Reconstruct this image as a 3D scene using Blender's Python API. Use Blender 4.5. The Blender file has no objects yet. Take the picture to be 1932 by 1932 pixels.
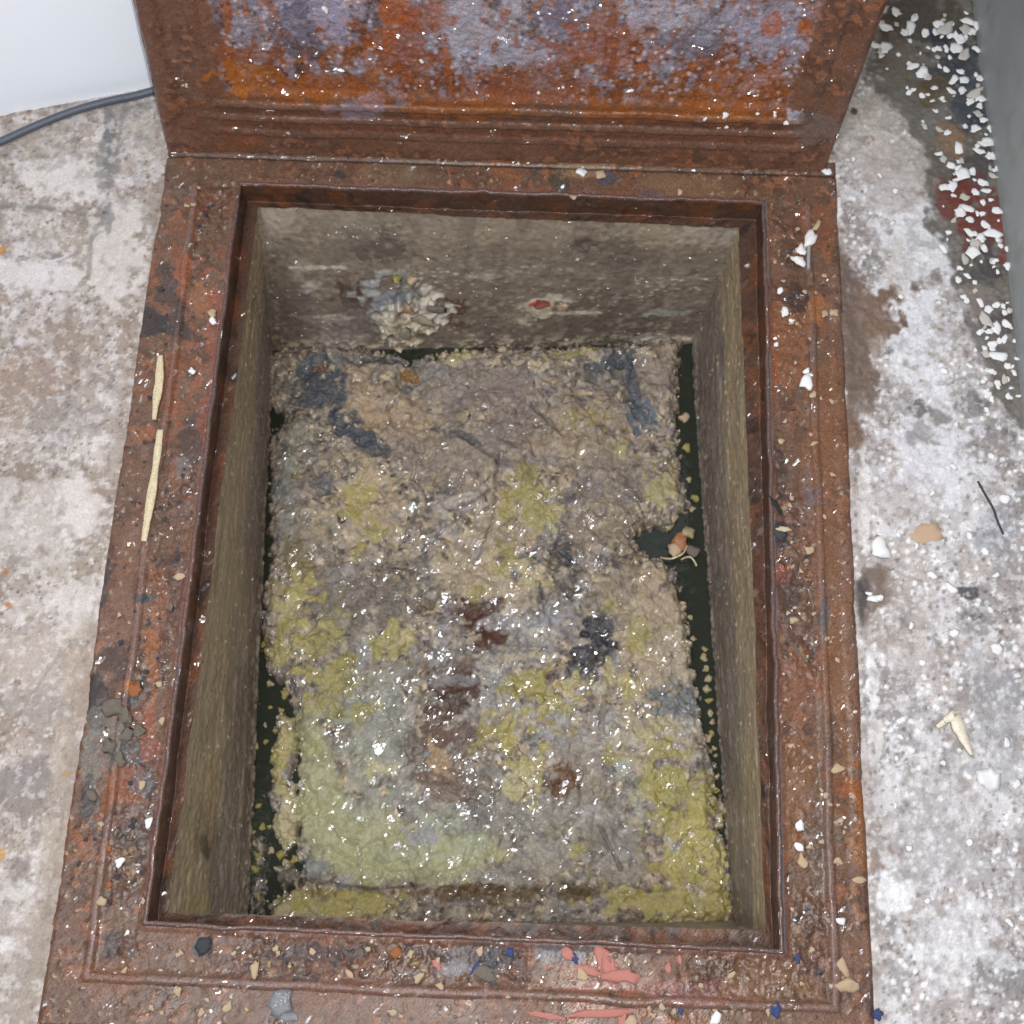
import bpy, math, random
import numpy as np
from mathutils import Vector, Matrix
random.seed(7)
sc = bpy.context.scene

# ------------------------------------------------------------------ camera
F = 2589/1.06                     # focal length in units where the photo is 1932 wide
_y = np.array([334/1.06, 7584/1.06, -F]); _y /= np.linalg.norm(_y)
_x = np.array([1, -.0387, 0.]); _x[2] = -(_x[0]*_y[0]+_x[1]*_y[1])/_y[2]; _x /= np.linalg.norm(_x)
_z = np.cross(_x, _y)
M = np.stack([_x, _y, _z], 1)     # world -> camera rotation
H = 1.15
CAM = np.array([0, 0, H])
cd = bpy.data.cameras.new('camera'); cam = bpy.data.objects.new('camera', cd)
sc.collection.objects.link(cam)
rot = Matrix([list(r) for r in M.T])
cam.matrix_world = Matrix.Translation(Vector(CAM)) @ rot.to_4x4()
cd.sensor_fit = 'HORIZONTAL'; cd.sensor_width = 36; cd.lens = 36*F/1932
cd.dof.use_dof = True; cd.dof.focus_distance = 1.02; cd.dof.aperture_fstop = 14
cd.clip_start = .01; cd.clip_end = 50
sc.camera = cam

# ------------------------------------------------------------------ world, lamps, exposure
w = bpy.data.worlds.new('World'); sc.world = w; w.use_nodes = True
bg = w.node_tree.nodes['Background']
bg.inputs['Color'].default_value = (.80, .87, 1, 1); bg.inputs['Strength'].default_value = .17

def lamp(name, kind, loc, power, color, size=.1, target=None):
    d = bpy.data.lights.new(name, kind); d.energy = power; d.color = color
    if kind == 'AREA': d.shape = 'DISK'; d.size = size
    else: d.shadow_soft_size = size
    o = bpy.data.objects.new(name, d); sc.collection.objects.link(o); o.location = loc
    if target is not None:
        o.rotation_euler = (Vector(target)-Vector(loc)).to_track_quat('-Z', 'Y').to_euler()
    return o
lamp('phone_flash', 'POINT', (.02, .045, H+.0), 43, (1, .96, .915), .009)
lamp('ceiling_lamp', 'AREA', (-.55, -.45, 2.2), 34, (.88, .93, 1), .6, (.0, .7, 0))
sc.view_settings.view_transform = 'Standard'; sc.view_settings.look = 'None'
sc.view_settings.gamma = 1; sc.view_settings.exposure = 0

# ------------------------------------------------------------------ photo point <-> place
def U(px, py, zz=0.):
    c = np.array([px-966, 966-py, -F]); d = M.T@c
    return CAM + (zz-H)/d[2]*d
def PX(x, y, z):
    p = np.stack([x, y, z-H], -1)@M.T
    return 966+F*p[..., 0]/-p[..., 2], 966-F*p[..., 1]/-p[..., 2]

# ------------------------------------------------------------------ noise in numpy
def _h(ix, iy, s):
    n = (ix.astype(np.int64)*374761393 + iy.astype(np.int64)*668265263 + int(s)*1274126177) & 0xffffffff
    n = ((n ^ (n >> 13))*1103515245) & 0xffffffff
    n = ((n ^ (n >> 16))*2654435761) & 0xffffffff
    return ((n ^ (n >> 15)) & 0xffffff)/float(0xffffff)
def vn(x, y, s=0):
    ix = np.floor(x); iy = np.floor(y); fx = x-ix; fy = y-iy
    fx = fx*fx*fx*(fx*(fx*6-15)+10); fy = fy*fy*fy*(fy*(fy*6-15)+10)
    a = _h(ix, iy, s); b = _h(ix+1, iy, s); c = _h(ix, iy+1, s); d = _h(ix+1, iy+1, s)
    return (a+(b-a)*fx)*(1-fy)+(c+(d-c)*fx)*fy
def fbm(x, y, size, s=0, octv=4, g=.55):
    """-1..1, size = metres of the largest feature"""
    r = 0; a = 1; t = 0; X = x/size; Y = y/size
    for o in range(octv):
        r = r + a*(vn(X, Y, s+o*17)*2-1); t += a; a *= g
        X, Y = X*1.62-Y*1.18+3.1, X*1.18+Y*1.62+1.7
    return r/t*1.6
def worley(x, y, size, s=0):
    X = x/size; Y = y/size; ix = np.floor(X); iy = np.floor(Y)
    f1 = np.full(X.shape, 9.); f2 = np.full(X.shape, 9.); idv = np.zeros(X.shape)
    for dx in (-1, 0, 1):
        for dy in (-1, 0, 1):
            cx = ix+dx; cy = iy+dy
            d = np.hypot(cx+_h(cx, cy, s)-X, cy+_h(cx, cy, s+5)-Y)
            i = _h(cx, cy, s+9); m = d < f1
            f2 = np.where(m, f1, np.minimum(f2, d)); f1 = np.where(m, d, f1); idv = np.where(m, i, idv)
    return f1, f2, idv
def ss(a, b, x):
    t = np.clip((x-a)/(b-a), 0, 1); return t*t*(3-2*t)
def lin(h):
    c = np.array([int(h[i:i+2], 16) for i in (0, 2, 4)])/255.
    return np.where(c < .04045, c/12.92, ((c+.055)/1.055)**2.4)
def polysd(px, py, poly):
    """distance inside (+) / outside (-) a polygon"""
    poly = np.array(poly, float); d = np.full(px.shape, 1e9); ins = np.zeros(px.shape, bool)
    for (ax, ay), (bx, by) in zip(poly, np.roll(poly, -1, 0)):
        ex, ey = bx-ax, by-ay
        t = np.clip(((px-ax)*ex+(py-ay)*ey)/(ex*ex+ey*ey), 0, 1)
        d = np.minimum(d, np.hypot(px-ax-t*ex, py-ay-t*ey))
        if ay != by: ins ^= ((ay > py) != (by > py)) & (px < ex*(py-ay)/ey+ax)
    return np.where(ins, d, -d)
def linesd(px, py, pts):
    d = np.full(px.shape, 1e9)
    for (ax, ay), (bx, by) in zip(pts[:-1], pts[1:]):
        ex, ey = bx-ax, by-ay
        t = np.clip(((px-ax)*ex+(py-ay)*ey)/(ex*ex+ey*ey), 0, 1)
        d = np.minimum(d, np.hypot(px-ax-t*ex, py-ay-t*ey))
    return d
def mix(col, m, c):
    if isinstance(c, str): c = lin(c)
    col[...] = col*(1-m[:, None])+np.asarray(c)*m[:, None]
class Paint:
    """colour laid on a surface; (u,v) = place of each vertex in photo units, as a map of the surface"""
    def __init__(s, x, y, u, v, base, n=None):
        s.x, s.y, s.u, s.v = x, y, u, v
        s.col = np.tile(lin(base), (len(x), 1)).astype(float)
        s.rgh = np.full(len(x), .5); s.wet = np.ones(len(x)); s.h = np.zeros(len(x))
        s.n1 = fbm(x, y, .03, 71, 3); s.n2 = fbm(x, y, .009, 83, 2)
    def blob(s, u, v, ru, rv, c, k=1., rot=0, soft=.17, n1=.42, n2=.42, h=0, r=None):
        R = max(ru, rv)*1.8
        I = np.nonzero((abs(s.u-u) < R) & (abs(s.v-v) < R))[0]
        if not len(I): return
        a = math.radians(rot); du = s.u[I]-u; dv = s.v[I]-v
        q = np.hypot((du*math.cos(a)+dv*math.sin(a))/ru, (-du*math.sin(a)+dv*math.cos(a))/rv)
        m = ss(soft, -soft, q-1+s.n1[I]*n1+s.n2[I]*n2)*k
        s.col[I] = s.col[I]*(1-m[:, None])+lin(c)*m[:, None]
        if h: s.h[I] += h*m
        if r is not None: s.rgh[I] = s.rgh[I]*(1-m)+r*m
    def line(s, pts, wd, c, k=1., soft=.5, h=0, nz=.4):
        us = [p[0] for p in pts]; vs = [p[1] for p in pts]
        I = np.nonzero((s.u > min(us)-3*wd) & (s.u < max(us)+3*wd) & (s.v > min(vs)-3*wd) & (s.v < max(vs)+3*wd))[0]
        if not len(I): return
        d = linesd(s.u[I], s.v[I], pts)/wd
        m = ss(1+soft, 1-soft, d+s.n1[I]*nz+s.n2[I]*nz)*k
        s.col[I] = s.col[I]*(1-m[:, None])+lin(c)*m[:, None]
        if h: s.h[I] += h*m

# ------------------------------------------------------------------ scene bookkeeping
def tag(o, label=None, cat=None, group=None, kind=None):
    if label: o['label'] = label
    if cat: o['category'] = cat
    if group: o['group'] = group
    if kind: o['kind'] = kind
    return o
def empty(name, loc, label, cat, group=None):
    o = bpy.data.objects.new(name, None); sc.collection.objects.link(o)
    o.location = [float(t) for t in loc]; o.empty_display_size = .02
    return tag(o, label, cat, group)
def link(name, me, mat, parent=None, loc=(0, 0, 0)):
    me.materials.clear(); me.materials.append(mat)
    o = bpy.data.objects.new(name, me); sc.collection.objects.link(o)
    o.location = [float(t) for t in loc]
    if parent:
        o.parent = parent; o.location = Vector(o.location)-parent.location
    return o
def mesh(name, V, Fc, col=None, rgh=None, smooth=True, wet=None):
    me = bpy.data.meshes.new(name)
    V = np.asarray(V, np.float32); Fc = np.asarray(Fc, np.int32)
    me.vertices.add(len(V)); me.vertices.foreach_set('co', V.ravel())
    me.loops.add(Fc.size); me.loops.foreach_set('vertex_index', Fc.ravel())
    k = Fc.shape[1]
    me.polygons.add(len(Fc)); me.polygons.foreach_set('loop_start', np.arange(0, Fc.size, k, dtype=np.int32))
    me.update(calc_edges=True)
    if smooth: me.polygons.foreach_set('use_smooth', np.ones(len(Fc), bool))
    if col is not None:
        a = me.attributes.new('Col', 'FLOAT_COLOR', 'POINT')
        c = np.concatenate([np.clip(col, 0, 1), np.ones((len(V), 1))], 1).astype(np.float32)
        a.data.foreach_set('color', c.ravel())
    if rgh is not None:
        a = me.attributes.new('Rgh', 'FLOAT', 'POINT'); a.data.foreach_set('value', np.asarray(rgh, np.float32))
    if col is not None:
        a = me.attributes.new('Wet', 'FLOAT', 'POINT'); a.data.foreach_set('value', (np.ones(len(V)) if wet is None else np.asarray(wet)).astype(np.float32))
    me.validate(); return me
def gridfaces(nx, ny, keep=None):
    i = np.arange(nx-1)[None, :]+np.arange(ny-1)[:, None]*nx
    f = np.stack([i, i+1, i+1+nx, i+nx], -1).reshape(-1, 4)
    if keep is not None: f = f[keep.reshape(-1)]
    return f
def compact(Fc):
    u, inv = np.unique(Fc, return_inverse=True); return u, inv.reshape(Fc.shape)

# ------------------------------------------------------------------ materials
def nodes(m):
    nt = m.node_tree; nt.nodes.clear(); return nt, nt.nodes, nt.links
def surf_mat(name, bump=1., bsize=.0022, stretch=1., fine=.35, spec=.5, coat=0., sss=0., rmul=1., ang=45, const=None, rconst=None, bump2=.3, fsize=.0012, cb=.9, cs=.0030, cr=.15, glint=0., gsize=.0048, flat=0., gst=3.3):
    """procedural surface: vertex colour (or a constant) broken up by fine noise, fine bump, roughness from attribute"""
    m = bpy.data.materials.new(name); m.use_nodes = True; nt, N, L = nodes(m)
    out = N.new('ShaderNodeOutputMaterial'); b = N.new('ShaderNodeBsdfPrincipled'); L.new(b.outputs[0], out.inputs[0])
    tc = N.new('ShaderNodeTexCoord'); mp = N.new('ShaderNodeMapping'); mp0 = N.new('ShaderNodeMapping')
    mp0.inputs['Rotation'].default_value = (0, 0, math.radians(-ang))
    mp.inputs['Scale'].default_value = (1, stretch, stretch)
    L.new(tc.outputs['Object'], mp0.inputs[0]); L.new(mp0.outputs[0], mp.inputs[0])
    def noise(size, det, rough=.6):
        n = N.new('ShaderNodeTexNoise'); n.inputs['Scale'].default_value = 1/size
        n.inputs['Detail'].default_value = det; n.inputs['Roughness'].default_value = rough
        L.new(mp.outputs[0], n.inputs['Vector']); return n.outputs[0]
    if const is None:
        at = N.new('ShaderNodeAttribute'); at.attribute_name = 'Col'; csrc = at.outputs['Color']
    else:
        rg = N.new('ShaderNodeRGB'); rg.outputs[0].default_value = (*lin(const), 1); csrc = rg.outputs[0]
    nz = noise(fsize, 3, .7)
    mr = N.new('ShaderNodeMapRange'); L.new(nz, mr.inputs[0])
    mr.inputs[1].default_value = .32; mr.inputs[2].default_value = .68
    mr.inputs[3].default_value = 1-fine; mr.inputs[4].default_value = 1+fine
    vm = N.new('ShaderNodeVectorMath'); vm.operation = 'SCALE'; L.new(csrc, vm.inputs[0]); L.new(mr.outputs[0], vm.inputs['Scale'])
    L.new(vm.outputs[0], b.inputs['Base Color'])
    if rconst is None:
        ar = N.new('ShaderNodeAttribute'); ar.attribute_name = 'Rgh'
        mu = N.new('ShaderNodeMath'); mu.operation = 'MULTIPLY'; mu.inputs[1].default_value = rmul
        L.new(ar.outputs['Fac'], mu.inputs[0]); L.new(mu.outputs[0], b.inputs['Roughness'])
    else: b.inputs['Roughness'].default_value = rconst
    b.inputs['Specular IOR Level'].default_value = spec
    b.inputs['Coat Weight'].default_value = coat; b.inputs['Coat Roughness'].default_value = cr; b.inputs['Coat IOR'].default_value = 1.75
    if sss:
        b.inputs['Subsurface Weight'].default_value = sss; b.inputs['Subsurface Scale'].default_value = .004
    b1 = N.new('ShaderNodeBump'); b1.inputs['Strength'].default_value = 1; b1.inputs['Distance'].default_value = bump*.001
    L.new(noise(bsize, 3, .55), b1.inputs['Height'])
    b2 = N.new('ShaderNodeBump'); b2.inputs['Strength'].default_value = 1; b2.inputs['Distance'].default_value = bump2*.001
    L.new(noise(bsize*3.7, 2, .5), b2.inputs['Height']); L.new(b1.outputs[0], b2.inputs['Normal'])
    L.new(b2.outputs[0], b.inputs['Normal'])
    if coat and const is None:
        aw = N.new('ShaderNodeAttribute'); aw.attribute_name = 'Wet'
        n4 = N.new('ShaderNodeTexNoise'); n4.inputs['Scale'].default_value = 38; n4.inputs['Detail'].default_value = 3; n4.inputs['Roughness'].default_value = .65; L.new(tc.outputs['Object'], n4.inputs['Vector'])
        m4 = N.new('ShaderNodeMapRange'); m4.inputs[1].default_value = .46; m4.inputs[2].default_value = .58; m4.inputs[3].default_value = .05*coat; m4.inputs[4].default_value = coat; L.new(n4.outputs[0], m4.inputs[0])
        m5 = N.new('ShaderNodeMath'); m5.operation = 'MULTIPLY'; L.new(m4.outputs[0], m5.inputs[0]); L.new(aw.outputs['Fac'], m5.inputs[1]); L.new(m5.outputs[0], b.inputs['Coat Weight'])
    if coat:
        b3 = N.new('ShaderNodeBump'); b3.inputs['Strength'].default_value = 1; b3.inputs['Distance'].default_value = cb*.001
        L.new(noise(cs, 1.5, .5), b3.inputs['Height']); L.new(b2.outputs[0], b3.inputs['Normal'])
        if not glint: L.new(b3.outputs[0], b.inputs['Coat Normal'])
        else:   # wet film broken into small flat facets, each tilted its own way
            mg = N.new('ShaderNodeMapping'); mg.inputs['Scale'].default_value = (1/gsize, gst/gsize, gst/gsize); L.new(mp0.outputs[0], mg.inputs[0])
            vo = N.new('ShaderNodeTexVoronoi'); vo.inputs['Scale'].default_value = 1; L.new(mg.outputs[0], vo.inputs['Vector'])
            s1 = N.new('ShaderNodeVectorMath'); s1.operation = 'SUBTRACT'; s1.inputs[1].default_value = (.5, .5, .5); 
            mg2 = N.new('ShaderNodeMapping'); mg2.inputs['Scale'].default_value = (.5/gsize, .36*gst/gsize, .36*gst/gsize); mg2.inputs['Location'].default_value = (3.3, 1.7, .4); L.new(mp0.outputs[0], mg2.inputs[0])
            wn = N.new('ShaderNodeTexNoise'); wn.inputs['Scale'].default_value = 1.4; wn.inputs['Detail'].default_value = 2; L.new(mg2.outputs[0], wn.inputs['Vector'])
            va = N.new('ShaderNodeVectorMath'); va.operation = 'MULTIPLY_ADD'; va.inputs[1].default_value = (1.1, 1.1, 1.1); L.new(wn.outputs['Color'], va.inputs[0]); L.new(mg2.outputs[0], va.inputs[2])
            vo2 = N.new('ShaderNodeTexVoronoi'); vo2.inputs['Scale'].default_value = 1; L.new(va.outputs[0], vo2.inputs['Vector'])
            nn = N.new('ShaderNodeTexNoise'); nn.inputs['Scale'].default_value = 22; L.new(tc.outputs['Object'], nn.inputs['Vector'])
            gt = N.new('ShaderNodeMath'); gt.operation = 'GREATER_THAN'; gt.inputs[1].default_value = .49; L.new(nn.outputs[0], gt.inputs[0])
            mc = N.new('ShaderNodeMix'); mc.data_type = 'VECTOR'; L.new(gt.outputs[0], mc.inputs[0]); L.new(vo.outputs['Color'], mc.inputs[4]); L.new(vo2.outputs['Color'], mc.inputs[5])
            L.new(mc.outputs[1], s1.inputs[0])
            s2 = N.new('ShaderNodeVectorMath'); s2.operation = 'SCALE'; s2.inputs['Scale'].default_value = glint; L.new(s1.outputs[0], s2.inputs[0])
            ge = N.new('ShaderNodeNewGeometry'); mx = N.new('ShaderNodeMix'); mx.data_type = 'VECTOR'; mx.inputs[0].default_value = flat
            L.new(ge.outputs['Normal'], mx.inputs[4]); mx.inputs[5].default_value = (0, 0, 1)
            s3 = N.new('ShaderNodeVectorMath'); s3.operation = 'ADD'; L.new(mx.outputs[1], s3.inputs[0]); L.new(s2.outputs[0], s3.inputs[1])
            s4 = N.new('ShaderNodeVectorMath'); s4.operation = 'NORMALIZE'; L.new(s3.outputs[0], s4.inputs[0]); L.new(s4.outputs[0], b.inputs['Coat Normal'])
    return m
M_floor = surf_mat('concrete', bump=.55, bsize=.003, fine=.16, spec=.35, fsize=.002)
M_rust = surf_mat('wet_rust', coat=.5, glint=1.25, gsize=.0052, gst=3.2, cb=1.7, cs=.0036, bump=.35, bsize=.0028, stretch=2.0, fine=.5, spec=.3, ang=48, bump2=.2, fsize=.0022)
M_lid = surf_mat('scaled_rust', coat=1, glint=1.4, gsize=.0075, gst=3.3, cb=2.0, cs=.0038, bump=.35, bsize=.0034, stretch=2.0, fine=.38, spec=.3, ang=35, bump2=.5, fsize=.003)
M_tank = surf_mat('tank_wall', coat=.4, glint=1.5, gsize=.003, cb=.8, bump=.35, bsize=.003, stretch=1.5, fine=.16, spec=.4, ang=40)
M_grease = surf_mat('grease', coat=1, glint=.82, flat=.7, gsize=.0085, gst=3.6, cb=2.2, cs=.0042, bump=.45, bsize=.0036, stretch=1.9, fine=.2, spec=.3, sss=.0, ang=55, bump2=.35, fsize=.0025)
M_wall = surf_mat('white_wall', bump=.15, bsize=.01, fine=.02, spec=.3, rconst=.6)
M_panel = surf_mat('grey_paint', bump=.12, bsize=.006, fine=.05, spec=.4, rconst=.55)
def plain(name, c, r=.5, bump=.25, fine=.15, spec=.5, bsize=.002, coat=0.):
    return surf_mat(name, const=c, rconst=r, bump=bump, fine=fine, spec=spec, bsize=bsize, fsize=.0015, coat=coat, cb=.5)
M_flake = plain('white_flake', 'ececec', .6, fine=.1)
M_flake2 = plain('dirty_flake', 'c2bcb4', .65, fine=.25)
M_crumb = plain('pale_crumb', 'b9a284', .4)
M_cream = plain('cream_chip', 'c2b392', .5, fine=.3)
M_yel = plain('yellow_fat', '8f8340', .35, bump=.3, coat=1)
M_beige = plain('beige_fat', 'a5946f', .35, bump=.3, coat=1)
M_pink = plain('pink_plastic', 'b8786c', .5, fine=.4)
M_blue = plain('blue_plastic', '33416f', .35)
M_black = plain('black_chip', '17181a', .4)
M_char = plain('charcoal_grit', '34363a', .45)
M_orange = plain('orange_chip', '93592f', .5, fine=.4)
M_lump = plain('grey_lump', '857a6d', .7, bump=1.2, fine=.35)
M_crust = plain('pale_crust', 'a39b86', .5, bump=.8)
M_twig = plain('dry_twig', '3a3433', .8)
M_tan = plain('tan_chip', 'bfa287', .6)
M_peel = plain('cream_peel', 'd0c7b4', .5)
M_foil = surf_mat('silver_film', const='84868b', rconst=.4, coat=1, glint=.9, gsize=.006, bump=1.2, bsize=.004, fine=.4)
M_cable = plain('cable_rubber', '4a4f5a', .5)
M_pin = plain('grey_pin', '8d9296', .4)
M_white = plain('white_paste', 'ece9e6', .45)
m = bpy.data.materials.new('dark_water'); m.use_nodes = True; M_water = m
nt, N, L = nodes(m); out = N.new('ShaderNodeOutputMaterial'); b = N.new('ShaderNodeBsdfPrincipled'); L.new(b.outputs[0], out.inputs[0])
b.inputs['Base Color'].default_value = (*lin('282c24'), 1); b.inputs['Roughness'].default_value = .06; b.inputs['IOR'].default_value = 1.33
nz = N.new('ShaderNodeTexNoise'); nz.inputs['Scale'].default_value = 60; bp = N.new('ShaderNodeBump'); bp.inputs['Distance'].default_value = .0006
tc = N.new('ShaderNodeTexCoord'); L.new(tc.outputs['Object'], nz.inputs['Vector']); L.new(nz.outputs[0], bp.inputs['Height']); L.new(bp.outputs[0], b.inputs['Normal'])

# ------------------------------------------------------------------ measures of the pit
IX0, IX1, IY0, IY1 = -.3117, .2221, .0135, .7350      # opening in the frame
OX0, OX1, OY0, OY1 = -.3945, .3010, -.0745, .7900     # outer edge of the frame
ZL = -.030                                            # ledge under the frame
ZW = -.250                                            # water level
# ================================================================== FLOOR
def make_floor():
    fx = np.arange(-.70, .62, .0015); fy = np.arange(-.16, 1.30, .0015)
    xs = np.concatenate([np.arange(-2.2, -.70, .05), fx, np.arange(.65, 2.2, .05)])
    ys = np.concatenate([np.arange(-1.5, -.16, .05), fy, np.arange(1.34, 2.2, .05)])
    X, Y = np.meshgrid(xs, ys); sh = X.shape
    mgn = .012
    hole = (X > OX0+mgn) & (X < OX1-mgn) & (Y > OY0+mgn) & (Y < OY1-.010)
    keep = ~(hole[:-1, :-1] & hole[1:, 1:] & hole[1:, :-1] & hole[:-1, 1:])
    Fc = gridfaces(len(xs), len(ys), keep); idx, Fc = compact(Fc)
    x = X.ravel()[idx]; y = Y.ravel()[idx]; z = np.zeros(len(x)); u, v = PX(x, y, z)
    P = Paint(x, y, u, v, 'aba096'); c = P.col
    a1 = fbm(x, y, .16, 3, 5); a2 = fbm(x, y, .05, 11, 5); a3 = fbm(x, y, .015, 23, 4); a4 = fbm(x, y, .006, 31, 3)
    right = ss(.25, .33, x)
    mix(c, ss(-.1, .5, a1+.4*a3)*.7*(1-right), 'b9ada5')
    mix(c, ss(.0, .45, a2+.5*a3)*.7, 'c9c1be')
    mix(c, ss(.15, .5, fbm(x, y, .03, 401, 5))*.25*(1-right), '8e7d70'); mix(c, ss(.2, .5, fbm(x, y, .02, 403, 5))*.5, '9c9390'); mix(c, ss(.3, .6, fbm(x, y, .008, 405, 3))*.4, '776c66'); P.h += -ss(.3, .6, fbm(x, y, .008, 405, 3))*.0006
    mix(c, ss(.1, .6, -a2+.4*a4)*.55*(1-right), '8a7868')
    mix(c, ss(.2, .8, fbm(x, y, .09, 47, 4)+.3*a4)*.3*(1-right), '9a8576')
    mix(c, ss(.25, .65, a3+.5*a1)*.5, 'e0dcdf')
    # right-hand floor: cool, limey, gritty
    mix(c, right*.55, 'b1aaaa')
    mix(c, right*ss(-.05, .35, a2*.7+a3*.6+.1)*.8, 'cdcbcd')
    mix(c, right*ss(.12, .45, fbm(x, y, .045, 91, 5)+.25*a4)*.65, '8d8583')
    mix(c, right*ss(.3, .6, fbm(x, y, .06, 97, 5)+.35*a4)*.6, '7d7a7a')
    f1, f2, i = worley(x, y, .007, 5)
    mix(c, right*ss(.42, .25, f1)*(i > .72)*.8, 'ececec')
    mix(c, ss(.40, .2, f1)*(i < .10)*.75, '6c625c')
    P.h += right*ss(.42, .2, f1)*(i > .72)*.0009
    f1, f2, i = worley(x, y, .0036, 15)
    mix(c, ss(.45, .2, f1)*(i < .13)*.7, '5f5650'); mix(c, ss(.45, .2, f1)*(i > .88)*.7, 'e4e0de')
    # left hand side
    for s in [(60, 700, 60, 45, '9b8272', .5), (120, 640, 45, 50, '8d7d70', .7), (30, 760, 60, 70, 'a08c7c', .4), (60, 520, 90, 30, 'd8d3d3', .8),
              (120, 330, 70, 50, 'd9d4d0', .9), (70, 260, 60, 30, 'bdb4aa', .6), (215, 470, 60, 95, 'd2cbc6', .85), (200, 300, 22, 60, '83807c', .8),
              (205, 245, 10, 50, '6c6f74', .7), (200, 400, 12, 35, '8a8887', .8), (110, 790, 50, 40, '86868a', .3), (70, 960, 100, 90, 'c9c2bf', .6),
              (150, 960, 45, 60, 'd7d0cc', .7), (150, 1150, 50, 50, 'cfc8c4', .8), (60, 1250, 70, 60, 'bfb4ac', .6), (60, 1330, 60, 40, '9e958f', .7),
              (70, 1500, 80, 60, '857a74', .75), (50, 1470, 40, 40, '8a8585', .5), (150, 1280, 30, 80, 'b09f90', .7), (60, 1750, 60, 90, 'a69a90', .6),
              (40, 1680, 25, 18, 'c9c5c3', .8), (120, 1480, 22, 120, 'b3a696', .7), (95, 1600, 22, 110, 'b0a595', .7), (70, 1800, 18, 90, 'a79d8f', .7),
              (30, 1640, 20, 30, '7f7672', .5), (25, 1850, 60, 60, '9b9186', .6), (270, 250, 30, 45, 'bdb5ab', .6), (240, 200, 50, 16, '9a958e', .7),
              (8, 1075, 6, 6, 'b0703e', .9), (14, 1140, 6, 6, 'b0703e', .9), (4, 467, 12, 9, 'c08a42', .9), (125, 1460, 6, 5, 'bb8c3c', .8), (3, 1610, 6, 8, 'b98a2c', .8),
              (40, 485, 10, 5, '5a5653', .8), (195, 398, 7, 4, '403c3a', .9), (90, 480, 18, 5, '7b7672', .8)]:
        P.blob(*s[:4], s[4], s[5])
    P.line([(0, 385), (70, 386), (130, 395), (190, 402)], 4, '85817c', .9, h=-.0015, nz=.2)
    P.line([(235, 190), (222, 260), (205, 330), (198, 400), (170, 440), (165, 520)], 4, '8a8784', .7, h=-.0010)
    P.line([(0, 1390), (50, 1320), (120, 1220)], 3, '77706c', .35)
    # right hand side: lime, brown wet stains next to the frame
    for s in [(1720, 440, 70, 150, 'd6d5d9', .85), (1640, 240, 55, 80, 'b9b0a8', .85), (1700, 330, 80, 80, 'b6aeaa', .7), (1720, 640, 70, 90, 'd4d3d8', .8),
              (1750, 860, 90, 110, 'd0cfd5', .7), (1700, 200, 50, 40, '9b938c', .6), (1780, 330, 50, 60, '97908a', .5), (1690, 500, 35, 60, 'b3aaa2', .5),
              (1580, 450, 14, 75, 'e6e4e2', .9), (1640, 700, 38, 70, '6b5a50', .9), (1625, 580, 62, 48, '75604e', .9), (1600, 540, 30, 60, '6a5d57', .7),
              (1600, 640, 38, 100, '6c5a4e', .9), (1650, 590, 42, 34, '6b5040', .9), (1610, 820, 30, 26, '6d5547', .85), (1640, 1110, 38, 60, '6f6056', .85), (1625, 1120, 14, 50, '464347', .8),
              (1560, 480, 40, 60, '5b4c46', .8), (1700, 750, 30, 25, '87807c', .5), (1630, 770, 12, 26, 'dcd8d6', .8), (1632, 940, 12, 130, 'e3dfdc', .8),
              (1645, 1280, 12, 120, 'e9e8ea', .8), (1660, 1400, 10, 40, 'd8d2ce', .8), (1672, 1620, 30, 26, '8a7468', .6), (1690, 1680, 30, 40, 'dfe0e3', .8),
              (1690, 1200, 60, 80, 'a59b95', .6), (1700, 960, 60, 50, 'a59a93', .5), (1780, 1560, 90, 120, 'b8b6b8', .5), (1880, 1330, 40, 120, '9a9a9f', .6),
              (1800, 1780, 90, 70, 'd4d4d7', .6), (1740, 820, 30, 20, '6f6b69', .6), (1880, 1000, 40, 60, '9094a0', .5), (1830, 1115, 20, 11, '3d3c40', .9),
              (1840, 1160, 24, 14, '57565a', .8), (1805, 1060, 14, 18, '6a6a6e', .7), (1740, 765, 16, 14, '4e4a4a', .8), (1775, 790, 22, 14, '77706d', .8), (1840, 760, 30, 18, '605b59', .7),
              (1905, 800, 14, 60, '6e6a68', .6), (1612, 205, 6, 6, '53452f', .95), (1640, 260, 10, 6, '927f6c', .8), (1705, 1650, 22, 10, '7a726e', .5), (1730, 538, 14, 14, '5d5048', .8)]:
        P.blob(*s[:4], s[4], s[5])
    # dark dirt of the gutter strip; slate-blue blobs paint in shadow beside the board
    strip = [(1655, -200), (1650, 40), (1640, 110), (1665, 175), (1720, 230), (1755, 300), (1770, 420), (1795, 520), (1840, 640), (1880, 720), (1920, 800), (2100, 850), (2100, -200)]
    d = polysd(u, v, strip)+P.n1*16+P.n2*8
    mk = ss(-14, 10, d); mix(c, mk*.88, '5d574f'); P.h -= mk*.0015
    for s in [(1740, 40, 90, 50, '4d443b', .8), (1800, 110, 50, 60, '3a4048', .8), (1830, 190, 40, 70, '434a52', .8), (1850, 320, 40, 40, '454346', .7), (1815, 370, 55, 45, '6b3a33', .85),
              (1860, 400, 50, 70, '6e3c34', .85), (1800, 260, 26, 30, '8a6e58', .8), (1885, 600, 22, 60, '4b4244', .7), (1870, 500, 40, 40, '4e4a4c', .8), (1900, 450, 20, 50, '7a453c', .8),
              (1700, 110, 30, 40, '6b6258', .7), (1770, 170, 40, 24, '5f5038', .7), (1850, 230, 20, 24, '3b4048', .8), (1850, 560, 40, 30, '8b8079', .6), (1870, 650, 30, 30, '77706c', .6)]:
        P.blob(*s[:4], s[4], s[5])
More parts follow.
